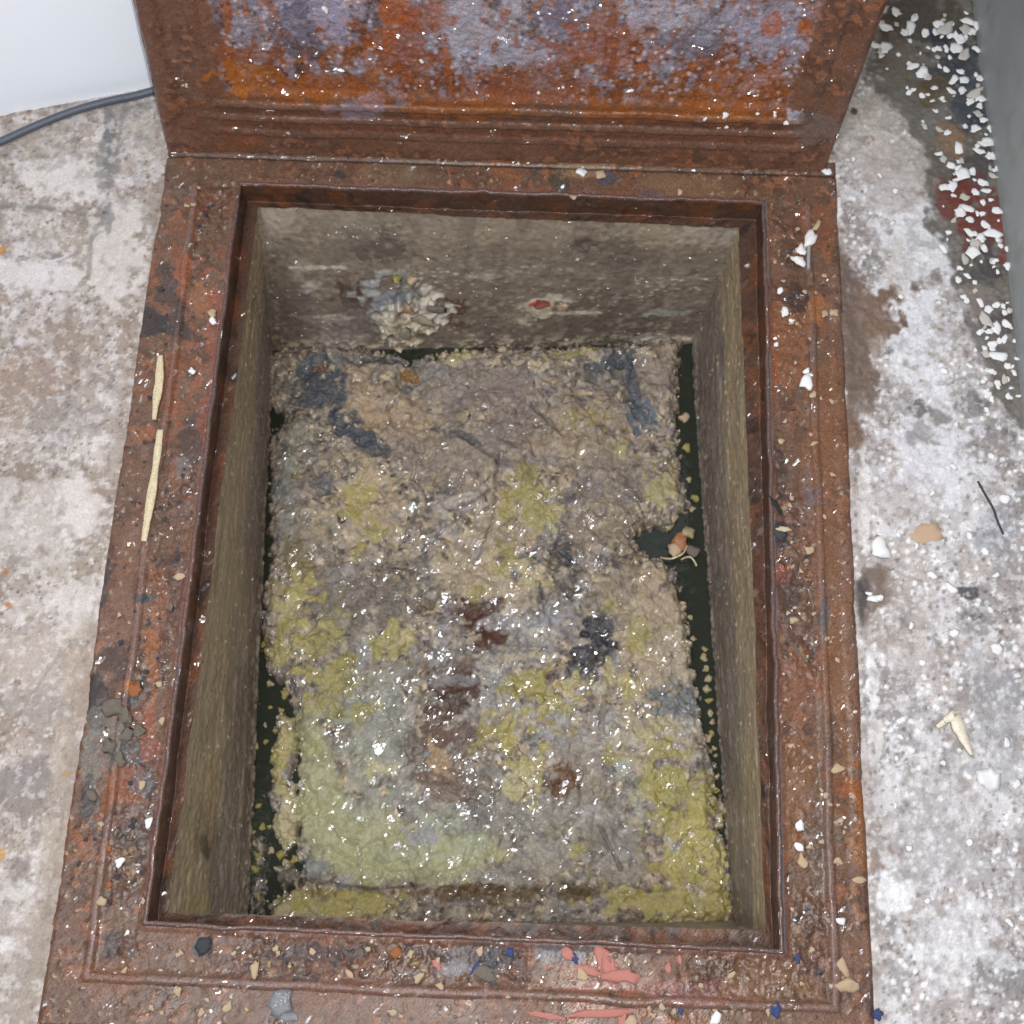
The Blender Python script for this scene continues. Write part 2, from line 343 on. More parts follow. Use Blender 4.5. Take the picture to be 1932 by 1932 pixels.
    mix(c, ss(.25, .55, fbm(x, y, .012, 407, 5))*.4*(1-mk), '857c78'); mix(c, ss(.35, .6, fbm(x, y, .006, 409, 3))*.35*(1-mk), 'e2dfdd')
    nf = np.exp(-(np.maximum(np.maximum(OX0-x, x-OX1), 0)/.012)**2)*ss(-.2, .4, a2); mix(c, nf*.6*(1-right), '8a7a6b'); mix(c, nf*.45*right, '7c6b60')
    P.rgh[:] = .55+.15*a2-.1*mk; P.rgh[:] = np.clip(P.rgh, .3, .8)
    c *= np.where(right > .5, .88, .80)[:, None]
    c *= np.where(right > .5, 1., 0)[:, None]+np.where(right > .5, 0, 1.)[:, None]*np.array([1., .98, .96])
    for s_ in [(1630, 590, 46, 50, '6f5c50', .85), (1625, 690, 30, 90, '67564c', .85), (1590, 620, 26, 110, '5f5149', .75), (1655, 640, 20, 60, '75604f', .7), (1612, 820, 26, 24, '6d5547', .8), (1640, 1115, 30, 52, '6f6056', .8), (1628, 1120, 12, 44, '464347', .8),
               (1575, 470, 24, 60, '6b5a52', .7), (1695, 330, 60, 60, 'a09690', .4)]:
        P.blob(*s_[:4], s_[4], s_[5], n1=.3, n2=.22, soft=.22)
    # height: grout heaped unevenly against the steel frame
    dx = np.maximum(np.maximum(OX0-x, x-OX1), 0); dy = np.maximum(np.maximum(OY0-y, y-OY1), 0); dd = np.hypot(dx, dy)
    ins = (x > OX0) & (x < OX1) & (y > OY0) & (y < OY1)
    h = -.0030+P.h+a2*.0009+a3*.0008+a4*.0004
    lip = fbm(x, y, .06, 61, 3)*.0022+fbm(x, y, .02, 67, 2)*.0006
    h += np.exp(-(dd/.014)**2)*(.0014+lip*.7)*(1-ss(.74, .76, y))
    h = np.where(ins, h-.0006, h)
    far = (abs(x) > .71) | (y > 1.31) | (y < -.17)
    h = np.where(far, -.003, h)
    me = mesh('floor', np.stack([x, y, h], 1), Fc, c, P.rgh)
    tag(link('floor', me, M_floor), kind='structure')
make_floor()

# ================================================================== WHITE WALL
A = U(0, 213); B = U(290, 160); dr = (B-A)/np.linalg.norm(B-A); nrm = np.array([-dr[1], dr[0], 0])
def make_wall():
    s = np.linspace(-1.6, 2.4, 90); t = np.linspace(-.02, 2.2, 60)
    S, T = np.meshgrid(s, t); S = S.ravel(); T = T.ravel()
    off = fbm(S, T, .5, 4, 3)*.002
    V = A[None]+dr[None]*S[:, None]+nrm[None]*off[:, None]; V[:, 2] = T
    c = np.tile(lin('f2f7ff'), (len(V), 1)); mix(c, ss(.3, .9, fbm(S, T, .25, 8, 4))*.25, 'd8dbe0')
    n = len(V); B2 = V+nrm[None]*.10; B2[:, 2] = T
    Fc = gridfaces(90, 60); Fb = (Fc+n)[:, ::-1]
    root = link('white_wall', mesh('white_wall', np.concatenate([V, B2]), np.concatenate([Fc, Fb]), np.concatenate([c, c])), M_wall)
    tag(root, 'bright white painted wall behind the open lid at the upper left', 'wall')
make_wall()

# ================================================================== GREY BOARD (right edge)
def make_board():
    pts = [U(1829, -160), U(1838, 0), U(1850, 110), U(1866, 230), U(1886, 350), U(1903, 480), U(1916, 610), U(1930, 745), U(1955, 980), U(1985, 1250)]
    pts = np.array(pts); d = np.r_[0, np.cumsum(np.linalg.norm(np.diff(pts, axis=0), axis=1))]
    q = np.linspace(0, d[-1], 240); px = np.interp(q, d, pts[:, 0]); py = np.interp(q, d, pts[:, 1])
    k = np.ones(25)/25; pad = 12
    px = np.convolve(np.pad(px, pad, 'reflect', reflect_type='odd'), k, 'valid'); py = np.convolve(np.pad(py, pad, 'reflect', reflect_type='odd'), k, 'valid')
    hs = np.linspace(-.006, .42, 120); V = []; 
    Q, T = np.meshgrid(q, hs); X = np.tile(px, (120, 1)); Y = np.tile(py, (120, 1))
    Q = Q.ravel(); T = T.ravel(); n1 = fbm(Q, T, .08, 5, 4)
    V = np.stack([X.ravel()+n1*.0006, Y.ravel(), T], 1)
    c = np.tile(lin('989c9c'), (len(V), 1)); mix(c, ss(-.2, .5, n1)*.5, 'a4a8aa'); mix(c, ss(.25, .7, fbm(Q, T, .02, 9, 4))*.35, '86867f')
    W = V+np.array([.03, .004, 0]); n = len(V); Fc = gridfaces(240, 120)
    top = np.arange(239)+119*240; Ft = np.stack([top, top+1, top+1+n, top+n], 1)
    s0 = np.arange(119)*240; Fs = np.stack([s0, s0+240, s0+240+n, s0+n], 1); s1 = s0+239; Fe = np.stack([s1, s1+n, s1+240+n, s1+240], 1)
    o = link('grey_board', mesh('grey_board', np.concatenate([V, W]), np.concatenate([Fc, (Fc+n)[:, ::-1], Ft, Fs, Fe]), np.concatenate([c, c])), M_panel)
    tag(o, 'grey painted board standing on edge along the right side of the gutter', 'board')
make_board()

T4 = [U(484, 388, ZL-.001), U(1397, 428, ZL-.001), U(1449, 1763, ZL-.001), U(313, 1729, ZL-.001)]      # back-left, back-right, front-right, front-left
# ================================================================== STEEL FRAME
frame = empty('access_frame', ((OX0+OX1)/2, (OY0+OY1)/2, 0), 'wet rusty steel frame set in the concrete around the open pit', 'frame')
def rust_paint(P, lidlike=0):
    x, y, c = P.x, P.y, P.col
    a1 = fbm(x, y, .07, 13, 5); a2 = fbm(x, y, .022, 29, 4); a3 = fbm(x, y, .007, 37, 3); a4 = fbm(x*1.6, y*.35, .02, 41, 4)
    mix(c, ss(-.1, .5, a1)*.6, '6d4a3a'); mix(c, ss(.05, .5, a2+.3*a1)*.7, '4a3229')
    mix(c, ss(.25, .7, a2*.6+a3*.6)*.6, '8a5a40'); mix(c, ss(.35, .8, -a1+.5*a3)*.45, '7a4428')
    return a1, a2, a3, a4
def make_frame():
    xs = np.arange(OX0, OX1+.0005, .00105); ys = np.arange(OY0, OY1+.0005, .00105)
    X, Y = np.meshgrid(xs, ys); e = .0040
    hole = (X > IX0-e) & (X < IX1+e) & (Y > IY0-e) & (Y < IY1+e)
    keep = ~(hole[:-1, :-1] | hole[1:, 1:] | hole[1:, :-1] | hole[:-1, 1:])
    Fc = gridfaces(len(xs), len(ys), keep); idx, Fc = compact(Fc); x = X.ravel()[idx]; y = Y.ravel()[idx]
    u, v = PX(x, y, 0*x); P = Paint(x, y, u, v, '5d4334'); c = P.col
    a1, a2, a3, a4 = rust_paint(P)
    dI = np.maximum(np.maximum(IX0-x, x-IX1), np.maximum(IY0-y, y-IY1))      # distance out from the opening
    side = (x < IX0) | (x > IX1); back = (y > IY1)
    wr = fbm(x, y, .05, 55, 3)*.0025
    def ridge(c0, wd, hh):
        return hh*np.exp(-((dI+wr*.6-c0)/wd)**4)
    h = a1*.0004+a2*.0004+a3*.0003
    notb = 1-ss(IY1-.002, IY1+.006, y)
    rd = ridge(.046, .0035, .0022)*notb; h += rd
    ch = ss(.004, .010, dI)*ss(.044, .038, dI)*notb; h -= ch*.0018
    h += ridge(.071, .0055, .0012)*notb*(x > 0)*ss(.0, .2, y)
    # colours: crud in the channel, orange streaks, paler wet ridge tops
    qx = x+fbm(x, y, .006, 511, 3)*.0022; qy = (y+fbm(x, y, .006, 513, 3)*.0022)*.8
    f1, f2, i = worley(qx, qy, .0075, 77); f3, f4, j = worley(qx, qy, .0042, 79)
    crud = ch*ss(-.25, .45, fbm(x, y, .09, 101, 3)+.15)
    mix(c, crud*ss(-.3, .3, a3)*.6, '3a2a24'); 
    mix(c, crud*ss(.45, .25, f1)*(i < .16)*.85, '2c2c30'); mix(c, crud*ss(.45, .25, f1)*(i > .93)*.55, '94795c')
    mix(c, crud*ss(.45, .25, f1)*((i > .45) & (i < .53))*.5, '7c482c')
    mix(c, ss(.45, .22, f3)*(j > .95)*.6, '9a8470'); mix(c, ss(.45, .22, f3)*(j < .05)*.8, '27201f')
    P.h += crud*ss(.5, .1, f1)*(i > .45)*.0014+crud*a3*.0010+ss(.5, .1, f3)*(j > .93)*.001
    mix(c, (rd/.0022)*.55, '6f5650')
    for s in [(330, 560, 34, 60, '33302f', .7), (285, 600, 30, 26, '2f2a2a', .8), (375, 560, 22, 30, '8b5a3a', .6), (345, 520, 14, 60, '8f4f34', .6), (410, 640, 18, 80, '7c4430', .7),
              (370, 830, 34, 40, '3b2c29', .7), (330, 740, 14, 70, '74452f', .55), (325, 900, 8, 40, '7c482f', .5), (395, 800, 16, 90, '753c28', .6), (300, 1150, 22, 80, '774a34', .55),
              (285, 1240, 16, 70, '84502f', .6), (250, 1300, 14, 14, 'a8662c', .9), (205, 1250, 30, 40, '3a2c28', .7), (185, 1330, 18, 60, '2c2828', .8), (205, 1400, 40, 60, '6b6259', .5),
              (240, 1420, 34, 40, '4b4a4a', .6), (235, 1500, 36, 60, '7e4528', .6), (270, 1480, 20, 26, '57585c', .5), (250, 1560, 50, 40, '4c423d', .6), (280, 1380, 18, 60, '7e4430', .6),
              (170, 1460, 20, 70, '6a645c', .6), (165, 1500, 14, 40, '2e2b2b', .7), (190, 1090, 14, 60, '3a3232', .7), (265, 1130, 20, 12, '3f4146', .8), (255, 1310, 20, 18, '3a3c40', .8),
              (340, 880, 14, 18, '6e6868', .4), (320, 980, 40, 60, '5e4334', .7),
              (1480, 640, 40, 90, '7a4a2c', .6), (1500, 560, 26, 30, '3a2a26', .8), (1540, 580, 14, 24, '8a5530', .7), (1455, 700, 16, 60, '7e4226', .6), (1500, 850, 40, 60, '5a4032', .7),
              (1470, 880, 14, 40, '2b2524', .6), (1470, 1000, 22, 34, '2d2b30', .8), (1475, 1080, 16, 22, '8a4030', .6), (1490, 1130, 30, 40, '3f2f2a', .7), (1530, 930, 14, 60, '5e5656', .6),
              (1560, 830, 40, 150, '704628', .5), (1560, 1000, 40, 120, '6a4630', .6), (1580, 1300, 34, 200, '6f4a32', .6), (1500, 1300, 30, 100, '6d4028', .5), (1555, 1170, 10, 40, '4e4b4e', .7),
              (1500, 1500, 40, 120, '6e4a30', .5), (1630, 1560, 30, 80, '7c4c26', .6), (1545, 1600, 20, 70, '5b4a40', .6), (1600, 1480, 26, 20, '7c4424', .7), (1570, 1410, 14, 60, '3c3230', .5),
              (600, 1800, 120, 18, '3a3130', .6), (900, 1800, 120, 22, '3a3538', .6), (1150, 1790, 100, 16, '2f2a2e', .6), (850, 1830, 40, 14, '6b6a6e', .6), (1050, 1800, 60, 18, '585a60', .6),
              (200, 1850, 60, 40, '6d4936', .6), (1300, 1870, 120, 24, '7c5048', .45), (1180, 1860, 120, 16, '8a5c56', .4), (700, 1880, 200, 30, '6a483a', .5), (1450, 1850, 90, 40, '6a4a34', .6),
              (380, 1790, 20, 18, '34373c', .85), (930, 1830, 20, 26, '3d3f42', .6), (1660, 1890, 30, 26, '3a3236', .6), (205, 1790, 14, 26, '2f2522', .7),
              (640, 330, 14, 8, '34302f', .9), (750, 330, 60, 30, '6a5540', .5), (1010, 330, 14, 22, '4a3a34', .7), (1060, 345, 20, 18, '3e3832', .8), (1140, 335, 20, 14, '403c48', .8),
              (1100, 320, 40, 20, '8a6c50', .6), (950, 320, 30, 20, '6f4a34', .5), (1230, 370, 18, 12, '3a3a46', .8), (1300, 350, 80, 24, '71543c', .5), (1480, 300, 30, 24, '5a5450', .5)]:
        P.blob(*s[:4], s[4], s[5], n1=.4, n2=.4)
    mix(c, ss(.012, .004, dI)*.5, '6b463a')
    # seam where the lid hinge meets the back of the frame
    sd = np.abs(y-.7700-(x+.05)*.004); h -= np.exp(-(sd/.0018)**2)*.002; mix(c, np.exp(-(sd/.0022)**2)*.6, '2a1d18')
    f5, f6, k2 = worley(x+a3*.001, y, .0095, 88)
    P.rgh[:] = np.clip(.36-.05*a2+.18*a1, .2, .62)
    P.rgh[:] = np.where(back, P.rgh+.03, P.rgh)
    edge = np.minimum(np.minimum(x-OX0, OX1-x), np.minimum(y-OY0, OY1-y))
    wv = fbm(x, y, .05, 65, 3)*.0012
    h = h+P.h-ss(.005, .0, edge+wv)*.0030
    h = np.where(edge < .0005, -.006, h)
    c *= np.array([1.04, 1.12, 1.14])
    V = np.stack([x, y, h], 1); dF = dI[Fc].mean(1); xF = x[Fc].mean(1); yF = y[Fc].mean(1)
    inr = (np.abs(dF+wr[Fc].mean(1)*.6-.046) < .0045) & (yF < IY1)
    which = np.where(xF < IX0-.001, 0, np.where(xF > IX1+.001, 1, 2)); which = np.where((yF < IY0-(.0)) & (which != 2) & (np.maximum(IX0-xF, xF-IX1) < IY0-yF), 2, which)
    for nm, msk in [('frame_plate', ~inr)]+[('raised_rib', inr & (which == q)) for q in range(3)]:
        if msk.any(): ix, F2 = compact(Fc[msk]); link(nm, mesh(nm, V[ix], F2, c[ix], P.rgh[ix]), M_rust, frame)
    # inner rim: raised lip, vertical inner face, ledge
    prof = [(.0046, -.004), (.0044, .0006), (.0036, .0018), (.0022, .0024), (.0008, .0021), (0, .0010)] + [(0, -k*.0018) for k in range(1, 17)] + [(-k*.0016, ZL+.0002*k) for k in range(0, 11)]
    loop = []; cs = [(IX0, IY0), (IX1, IY0), (IX1, IY1), (IX0, IY1)]; V = []; dist = 0; corners = []
    n = 420
    for k in range(4):
        a = np.array(cs[k]); b2 = np.array(cs[(k+1) % 4]); t = np.linspace(0, 1, n, endpoint=False)
        for q in t: loop.append((a+(b2-a)*q, k, q))
    base = np.array([l[0] for l in loop]); kk = np.array([l[1] for l in loop]); qq = np.array([l[2] for l in loop])
    # outward offset blended by mitre: scale about the rectangle
    cxr, cyr = (IX0+IX1)/2, (IY0+IY1)/2; hx, hy = (IX1-IX0)/2, (IY1-IY0)/2
    arc = np.arange(len(base))*.0015
    Vs = []; Qs = []
    for (o, zz) in prof:
        if o < 0:
            a_ = ((base[:, 0]-IX0)/(IX1-IX0))[:, None]; b_ = ((base[:, 1]-IY0)/(IY1-IY0))[:, None]
            tq = (T4[3]*(1-a_)+T4[2]*a_)*(1-b_)+(T4[0]*(1-a_)+T4[1]*a_)*b_; k_ = -o/.016
            p = np.stack([base[:, 0], base[:, 1], 0*base[:, 0]], 1)*(1-k_)+tq*k_; p[:, :2] += (np.array([cxr, cyr])-p[:, :2])*.009*k_; p[:, 2] = zz
            Vs.append(p); Qs.append(np.full(len(base), abs(zz)-o)); continue
        p = np.stack([cxr+(base[:, 0]-cxr)*(hx+o)/hx, cyr+(base[:, 1]-cyr)*(hy+o)/hy, np.full(len(base), zz)], 1)
        Vs.append(p); Qs.append(np.full(len(base), abs(zz)+(-o if o < 0 else 0)))
    V = np.concatenate(Vs); W = np.concatenate(Qs); S = np.tile(arc, len(prof)); nL = len(base)
    jit = fbm(S, W, .012, 93, 4); jit2 = fbm(S, W, .04, 94, 3)
    ctr = np.stack([V[:, 0]-cxr, V[:, 1]-cyr], 1); big = np.where(np.abs(ctr[:, 0])/hx > np.abs(ctr[:, 1])/hy, 0, 1)
    V[:, 2] += jit*.0005+jit2*.0004
    V[np.arange(len(V)), big] += np.sign(ctr[np.arange(len(V)), big])*(jit*.0006+jit2*.0008)
    Fc = []
    for r in range(len(prof)-1):
        i = np.arange(nL); Fc.append(np.stack([i+r*nL, (i+1) % nL+r*nL, (i+1) % nL+(r+1)*nL, i+(r+1)*nL], 1))
    Fc = np.concatenate(Fc)
    u, v = PX(V[:, 0], V[:, 1], V[:, 2]); P = Paint(S, W, u, v, '4f372c'); c = P.col
    mix(c, ss(-.2, .5, jit2)*.7, '4f3226'); mix(c, ss(.0, .6, fbm(S, W, .025, 98, 3))*.6, '6e3f26'); mix(c, ss(.3, .8, fbm(S, W, .02, 99, 4))*.7, '2c211e')
    top = ss(-.002, .0012, V[:, 2]); mix(c, top*.55, '6d5450')
    c *= np.array([.9, .98, .98]); P.rgh[:] = np.where(top > .5, .27, .42)
    link('inner_rim', mesh('inner_rim', V, Fc[:, ::-1], c, P.rgh), M_rust, frame)
make_frame()

# ================================================================== OPEN LID
LA = U(315, 284, .001); LB = U(1557, 322, .001); LB[2] = LA[2]
lh = (LB-LA)/np.linalg.norm(LB-LA); lbk = np.array([-lh[1], lh[0], 0]); TH = math.radians(79)
lup = lbk*math.cos(TH)+np.array([0, 0, 1])*math.sin(TH); ln = np.cross(lh, lup); lup = lup+lh*.055      # ln points to the viewer side
if ln[1] > 0: ln = -ln
LW = float(np.linalg.norm(LB-LA)); LH = .74
lid = empty('hatch_lid', LA+lh*LW/2, 'open rusty steel lid with white scale inside, leaning up behind the pit', 'hatch lid')
def make_lid():
    ss_ = np.arange(0, LW+.0005, .00105); ts = np.concatenate([np.arange(0, .285, .00105), np.arange(.29, LH-.02, .006), [LH-.01, LH]])
    S, T = np.meshgrid(ss_, ts); s = S.ravel(); t = T.ravel()
    def place(s, t, h): return LA[None]+lh[None]*s[:, None]+lup[None]*t[:, None]+ln[None]*h[:, None]
    p0 = place(s, t, 0*s); u, v = PX(p0[:, 0], p0[:, 1], p0[:, 2])
    P = Paint(s, t, u, v, '5f4132'); c = P.col
    a1, a2, a3, a4 = rust_paint(P)
    # recessed panel
    rb = .079-0; rec = np.minimum(np.minimum(s-.070, (LW-.058)-s), np.minimum(t-rb, LH-.07-t))+a2*.0015
    inn = ss(-.004, .009, rec)
    h = a1*.0005+a2*.0006+a3*.0006-inn*.004
    mold = lambda t0, wd, hh: hh*np.exp(-((t+a1*.0012-t0)/wd)**4)
    lim = ss(.05, .065, s)*ss(LW-.03, LW-.045, s)
    r1 = mold(.0655, .0040, .0022); r2 = mold(.048, .0040, .0019); r3 = mold(.029, .0045, .0014)
    h += (r1+r2+r3)*lim
    # side flanges: a raised outer rib along both edges
    rib = np.exp(-((s-.012)/.010)**4)+np.exp(-((LW-.012-s)/.010)**4); h += rib*.004*ss(.03, .06, t)
    rib2 = np.exp(-((s-.052)/.006)**4)+np.exp(-((LW-.036-s)/.006)**4); h += rib2*.0025*ss(.06, .09, t)
    # colours
    st = fbm(s*2.6, t*.8, .05, 131, 4); sp = fbm(s, t, .012, 137, 4)
    up = ss(.08, .19, t)                                   # scale gets thicker away from the hinge
    mix(c, inn*.9, '6f4026'); mix(c, inn*ss(-.2, .4, a2+st)*.8, '82492a'); mix(c, inn*ss(.1, .6, st+.4*sp)*.6, '8f5630')
    mix(c, inn*ss(.2, .55, sp-.2*st)*.7, '4a3534')
    sc1 = inn*ss(.15, .65, up*.75+.45*fbm(s*1.8, t, .07, 141, 5)+.35*sp-.25+.25*(s > .25))
    mix(c, sc1*.8, '827a7e'); P.h += sc1*.0012
    mix(c, inn*ss(.3, .8, up*.5+.6*fbm(s*1.5, t, .04, 151, 5)+.35*sp)*.8, 'a1989c')
    mix(c, inn*up*ss(.25, .6, fbm(s, t, .022, 161, 4))*.65, '3e3a3e')
    mix(c, inn*ss(.3, .7, fbm(s*2.5, t*.7, .03, 171, 4))*.75, '8e4a22')
    mix(c, inn*ss(.15, .5, fbm(s, t, .008, 501, 4))*.6, '56403c'); mix(c, inn*ss(.15, .5, fbm(s*1.3, t*.8, .010, 503, 4)+.25*up)*.6, '8a8490'); mix(c, inn*ss(.3, .6, fbm(s*1.3, t*.8, .012, 505, 4))*.6, '8c5436')
    f1, f2, i = worley(s, t, .006, 181)
    mix(c, inn*ss(.5, .2, f1)*(i > .80)*.6, 'b8b0b4'); mix(c, inn*ss(.5, .2, f1)*(i < .15)*.6, '33292a'); P.h += inn*ss(.6, .1, f1)*.0005
    mix(c, inn*ss(.5, .2, f1)*((i > .4) & (i < .52))*.7, 'a5652e')
    band = ss(.066, .070, t)*ss(.10, .086, t)*lim; mix(c, band*ss(-.5, .3, a2)*.75, '7a431c')
    mix(c, (r1+r2+r3)/.0022*lim*.45, '6c5044')
    mix(c, np.exp(-((t-.057)/.004)**2)*lim*.6, '46291f'); mix(c, np.exp(-((t-.039)/.004)**2)*lim*.5, '5a3020')
    mix(c, ss(.05, .0, s)*ss(.08, .12, t)*.4, '5b3a34')
    for b in [(890, 60, 60, 70, 'a09aa2', .7), (960, 110, 90, 16, '9c9ca8', .6), (1060, 30, 24, 60, '6b6472', .7), (600, 30, 60, 40, '9490a4', .6), (560, 80, 40, 50, '4c4850', .6),
              (760, 90, 60, 60, '83431f', .7), (800, 40, 40, 40, '8a4a28', .6), (1130, 90, 80, 40, '8b4a26', .6), (1300, 70, 60, 50, '5c5860', .6), (1270, 40, 60, 30, 'a09aa2', .6),
              (460, 150, 50, 26, '9a5a22', .7), (620, 170, 90, 22, '8a4c1e', .7), (500, 110, 40, 20, '7a4628', .7), (860, 210, 120, 12, '7c461a', .6), (1230, 215, 120, 12, '7a4218', .6),
              (1440, 60, 60, 50, '8f8b98', .6), (1400, 160, 70, 40, '8f5226', .5), (1460, 55, 20, 22, '9a4c1e', .7), (1500, 215, 14, 10, '9a98a6', .8), (1520, 190, 10, 30, '54423a', .6),
              (1540, 240, 40, 26, '5f5750', .55), (1000, 165, 100, 30, '7e4a34', .6), (690, 200, 60, 20, '8a8292', .3), (1380, 225, 80, 10, '7c4a24', .5), (740, 30, 20, 60, '944e26', .7)]:
        P.blob(*b[:4], b[4], b[5], n1=.5, n2=.5)
    P.rgh[:] = np.clip(.33+.1*a2+.10*sc1-.05*inn, .18, .6)
    edge = np.minimum(np.minimum(s, LW-s), np.minimum(t+.004, LH-t)); wv = fbm(s, t, .02, 190, 3)*.0012
    h += P.h-ss(.004, 0, edge+wv)*.003
    V = place(s, t, h); nx = len(ss_); ny = len(ts); Fc = gridfaces(nx, ny)
    fs = s[Fc].mean(1); ft = t[Fc].mean(1)
    c *= np.array([.90, .92, .97])*(inn[:, None])+np.array([1.05, 1.10, 1.12])*(1-inn[:, None])
    pan = (np.minimum(np.minimum(fs-.070, LW-.058-fs), np.minimum(ft-.079, LH-.07-ft)) > 0)
    fm = ((r1 > .0004)*1+(r2 > .0004)*2+(r3 > .0004)*4)[Fc].min(1)*(lim[Fc].mean(1) > .3)*(~pan)
    for nm, msk in (('lid_rim', ~pan & (fm == 0)), ('lid_panel', pan), ('lid_rib', fm == 1), ('lid_rib', fm == 2), ('lid_rib', fm == 4)):
        if not msk.any(): continue
        ix, F2 = compact(Fc[msk]); link(nm, mesh(nm, V[ix], F2[:, ::-1], c[ix], P.rgh[ix]), M_lid if nm == 'lid_panel' else M_rust, lid)
    # back sheet and turned edges of the lid
    th = -.016; ring = [(0, 0), (LW, 0), (LW, LH), (0, LH)]
    fr = [LA+lh*a+lup*b2+ln*(-.003) for a, b2 in ring]; bk = [LA+lh*a+lup*b2+ln*th for a, b2 in ring]
    VV = np.array(fr+bk); FF = [[4, 5, 6, 7]]+[[k, (k+1) % 4, (k+1) % 4+4, k+4] for k in range(4)]
    cc = np.tile(lin('3a2a24'), (8, 1)); link('lid_back', mesh('lid_back', VV, FF, cc, np.full(8, .5), smooth=False), M_rust, lid)
make_lid()

# ================================================================== TANK
tank = empty('grease_tank', ((IX0+IX1)/2, (IY0+IY1)/2, -.36), 'deep grey-brown rectangular tank under the steel frame', 'tank')
T4 = [U(484, 388, ZL-.001), U(1397, 428, ZL-.001), U(1449, 1763, ZL-.001), U(313, 1729, ZL-.001)]      # back-left, back-right, front-right, front-left
B4 = [U(515, 662, ZW), U(1304, 648, ZW), U(1381, 1737, ZW), U(466, 1744, ZW)]
def down(i, z):  # follow the wall edge down past the water
    k = (z-ZL)/(ZW-ZL); return T4[i]+(B4[i]-T4[i])*k
def make_walls():
    for (i, j, nm) in ((0, 1, 'back_wall'), (1, 2, 'side_wall'), (2, 3, 'front_wall'), (3, 0, 'side_wall')):
        a, b2 = T4[i], T4[j]; a2_, b2_ = down(i, -.29), down(j, -.29); Ln = np.linalg.norm(b2-a)
        nu = int(Ln/.0016); nv = 180; q = np.linspace(-.012, 1.012, nu); r = np.linspace(0, 1, nv); Q, R = np.meshgrid(q, r); Q = Q.ravel()[:, None]; R = R.ravel()[:, None]
        V = (a*(1-Q)+b2*Q)*(1-R)+(a2_*(1-Q)+b2_*Q)*R; nrm_ = np.cross(b2-a, a2_-a); nrm_ /= np.linalg.norm(nrm_)
        s = Q[:, 0]*Ln+i*3.3; t = R[:, 0]*.26; u, v = PX(V[:, 0], V[:, 1], V[:, 2]); P = Paint(s, t, u, v, '6f675b'); c = P.col
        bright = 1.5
        a1 = fbm(s, t, .09, 201+i, 5); a2 = fbm(s, t, .02, 211+i, 4); a3 = fbm(s, t, .006, 221+i, 3)
        mix(c, ss(-.2, .5, a1)*.6, '645c50'); mix(c, ss(.1, .6, a2)*.5, '80786a'); mix(c, ss(.2, .7, a3+.3*a2)*.4, '4f483e')
        h = a2*.0004+a3*.0003+a1*.0008
        if i == 0:
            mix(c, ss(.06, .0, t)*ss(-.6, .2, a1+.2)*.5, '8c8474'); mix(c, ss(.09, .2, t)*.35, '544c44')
            f1, f2, k = worley(s*.8, t*1.6, .008, 230)
            sc_ = ss(-.1, .5, fbm(s, t*2.4, .06, 233, 3)+.3*(s > .3))
            mk = sc_*ss(.42, .2, f1)*(k > .62)*ss(.05, .09, t)*.7; mix(c, mk, 'aaa598'); h += mk*.001
            for b in [(630, 475, 90, 50, '736b5e', .5), (720, 470, 40, 26, '48443f', .7), (1100, 460, 26, 14, '3c3833', .8), (1160, 480, 60, 30, '57524a', .6), (520, 420, 40, 50, '8f887a', .7),
                      (1320, 440, 60, 22, '979288', .7), (1270, 450, 70, 20, '8c826f', .6), (600, 505, 55, 4, 'b4ae9e', .8), (620, 600, 50, 8, 'aaa496', .7), (640, 640, 60, 14, '9c978c', .5),
                      (910, 522, 34, 5, 'aba697', .8), (560, 600, 40, 60, '5a534b', .6), (1120, 600, 120, 40, '4c453e', .6), (900, 580, 120, 60, '5c554b', .5), (690, 560, 46, 32, '3f2a24', .85),
                      (840, 590, 34, 32, '43291e', .9), (1260, 640, 60, 8, 'a09c90', .6), (1270, 590, 40, 6, '8c9488', .7), (1040, 565, 40, 8, 'aca696', .8), (1090, 590, 60, 3, 'aaa493', .8),
                      (700, 610, 60, 50, '605a58', .6), (1000, 440, 100, 30, '7b7262', .5), (860, 440, 80, 20, '857b6b', .6), (585, 540, 22, 10, '9a978f', .6)]:
                P.blob(*b[:4], b[4], b[5])
            for b in [(750, 580, 44, 46, '85877c', .85, .004), (785, 600, 40, 36, 'b0a88f', .95, .006), (720, 560, 36, 24, '6e7780', .8, .003), (765, 620, 26, 34, 'b8ae94', .9, .006), (820, 590, 30, 26, 'aaa9a0', .9, .005),
                      (810, 560, 26, 16, 'a49f90', .8, .004), (735, 610, 24, 26, '9c9a88', .8, .004), (700, 545, 26, 14, '8c8d8a', .8, .003), (755, 550, 30, 12, '3d4550', .6, .002), (770, 575, 10, 8, '6b4a30', .8, .003),
                      (1015, 590, 22, 18, 'a8a48e', .8, .004), (1000, 600, 26, 20, '8b8876', .6, .002), (1020, 572, 14, 5, '9c3a2e', .95, .002), (1050, 577, 18, 5, 'b09c80', .8, .002)]:
                P.blob(*b[:4], b[4], b[5], h=b[6]*.5, n1=.6, n2=.8, soft=.3)
        f7, f8, k7 = worley(s+a3*.002, t+a2*.003, .014, 290+i)
        mix(c, ss(.2, .6, fbm(s*1.6, t*.5, .03, 291+i, 5))*.4, '565048'); mix(c, ss(.3, .7, fbm(s, t, .010, 295+i, 4))*.3, '9a927f'); mix(c, ss(.35, .7, fbm(s, t, .005, 297+i, 3))*.28, '3f3a33')
        tl = ss(.016, .0, np.abs(t-.212+a2*.006))*ss(-.2, .4, a3+a2); mix(c, tl*.7, '97907a'); h += tl*(.0012+a3*.001); h += a3*.0004
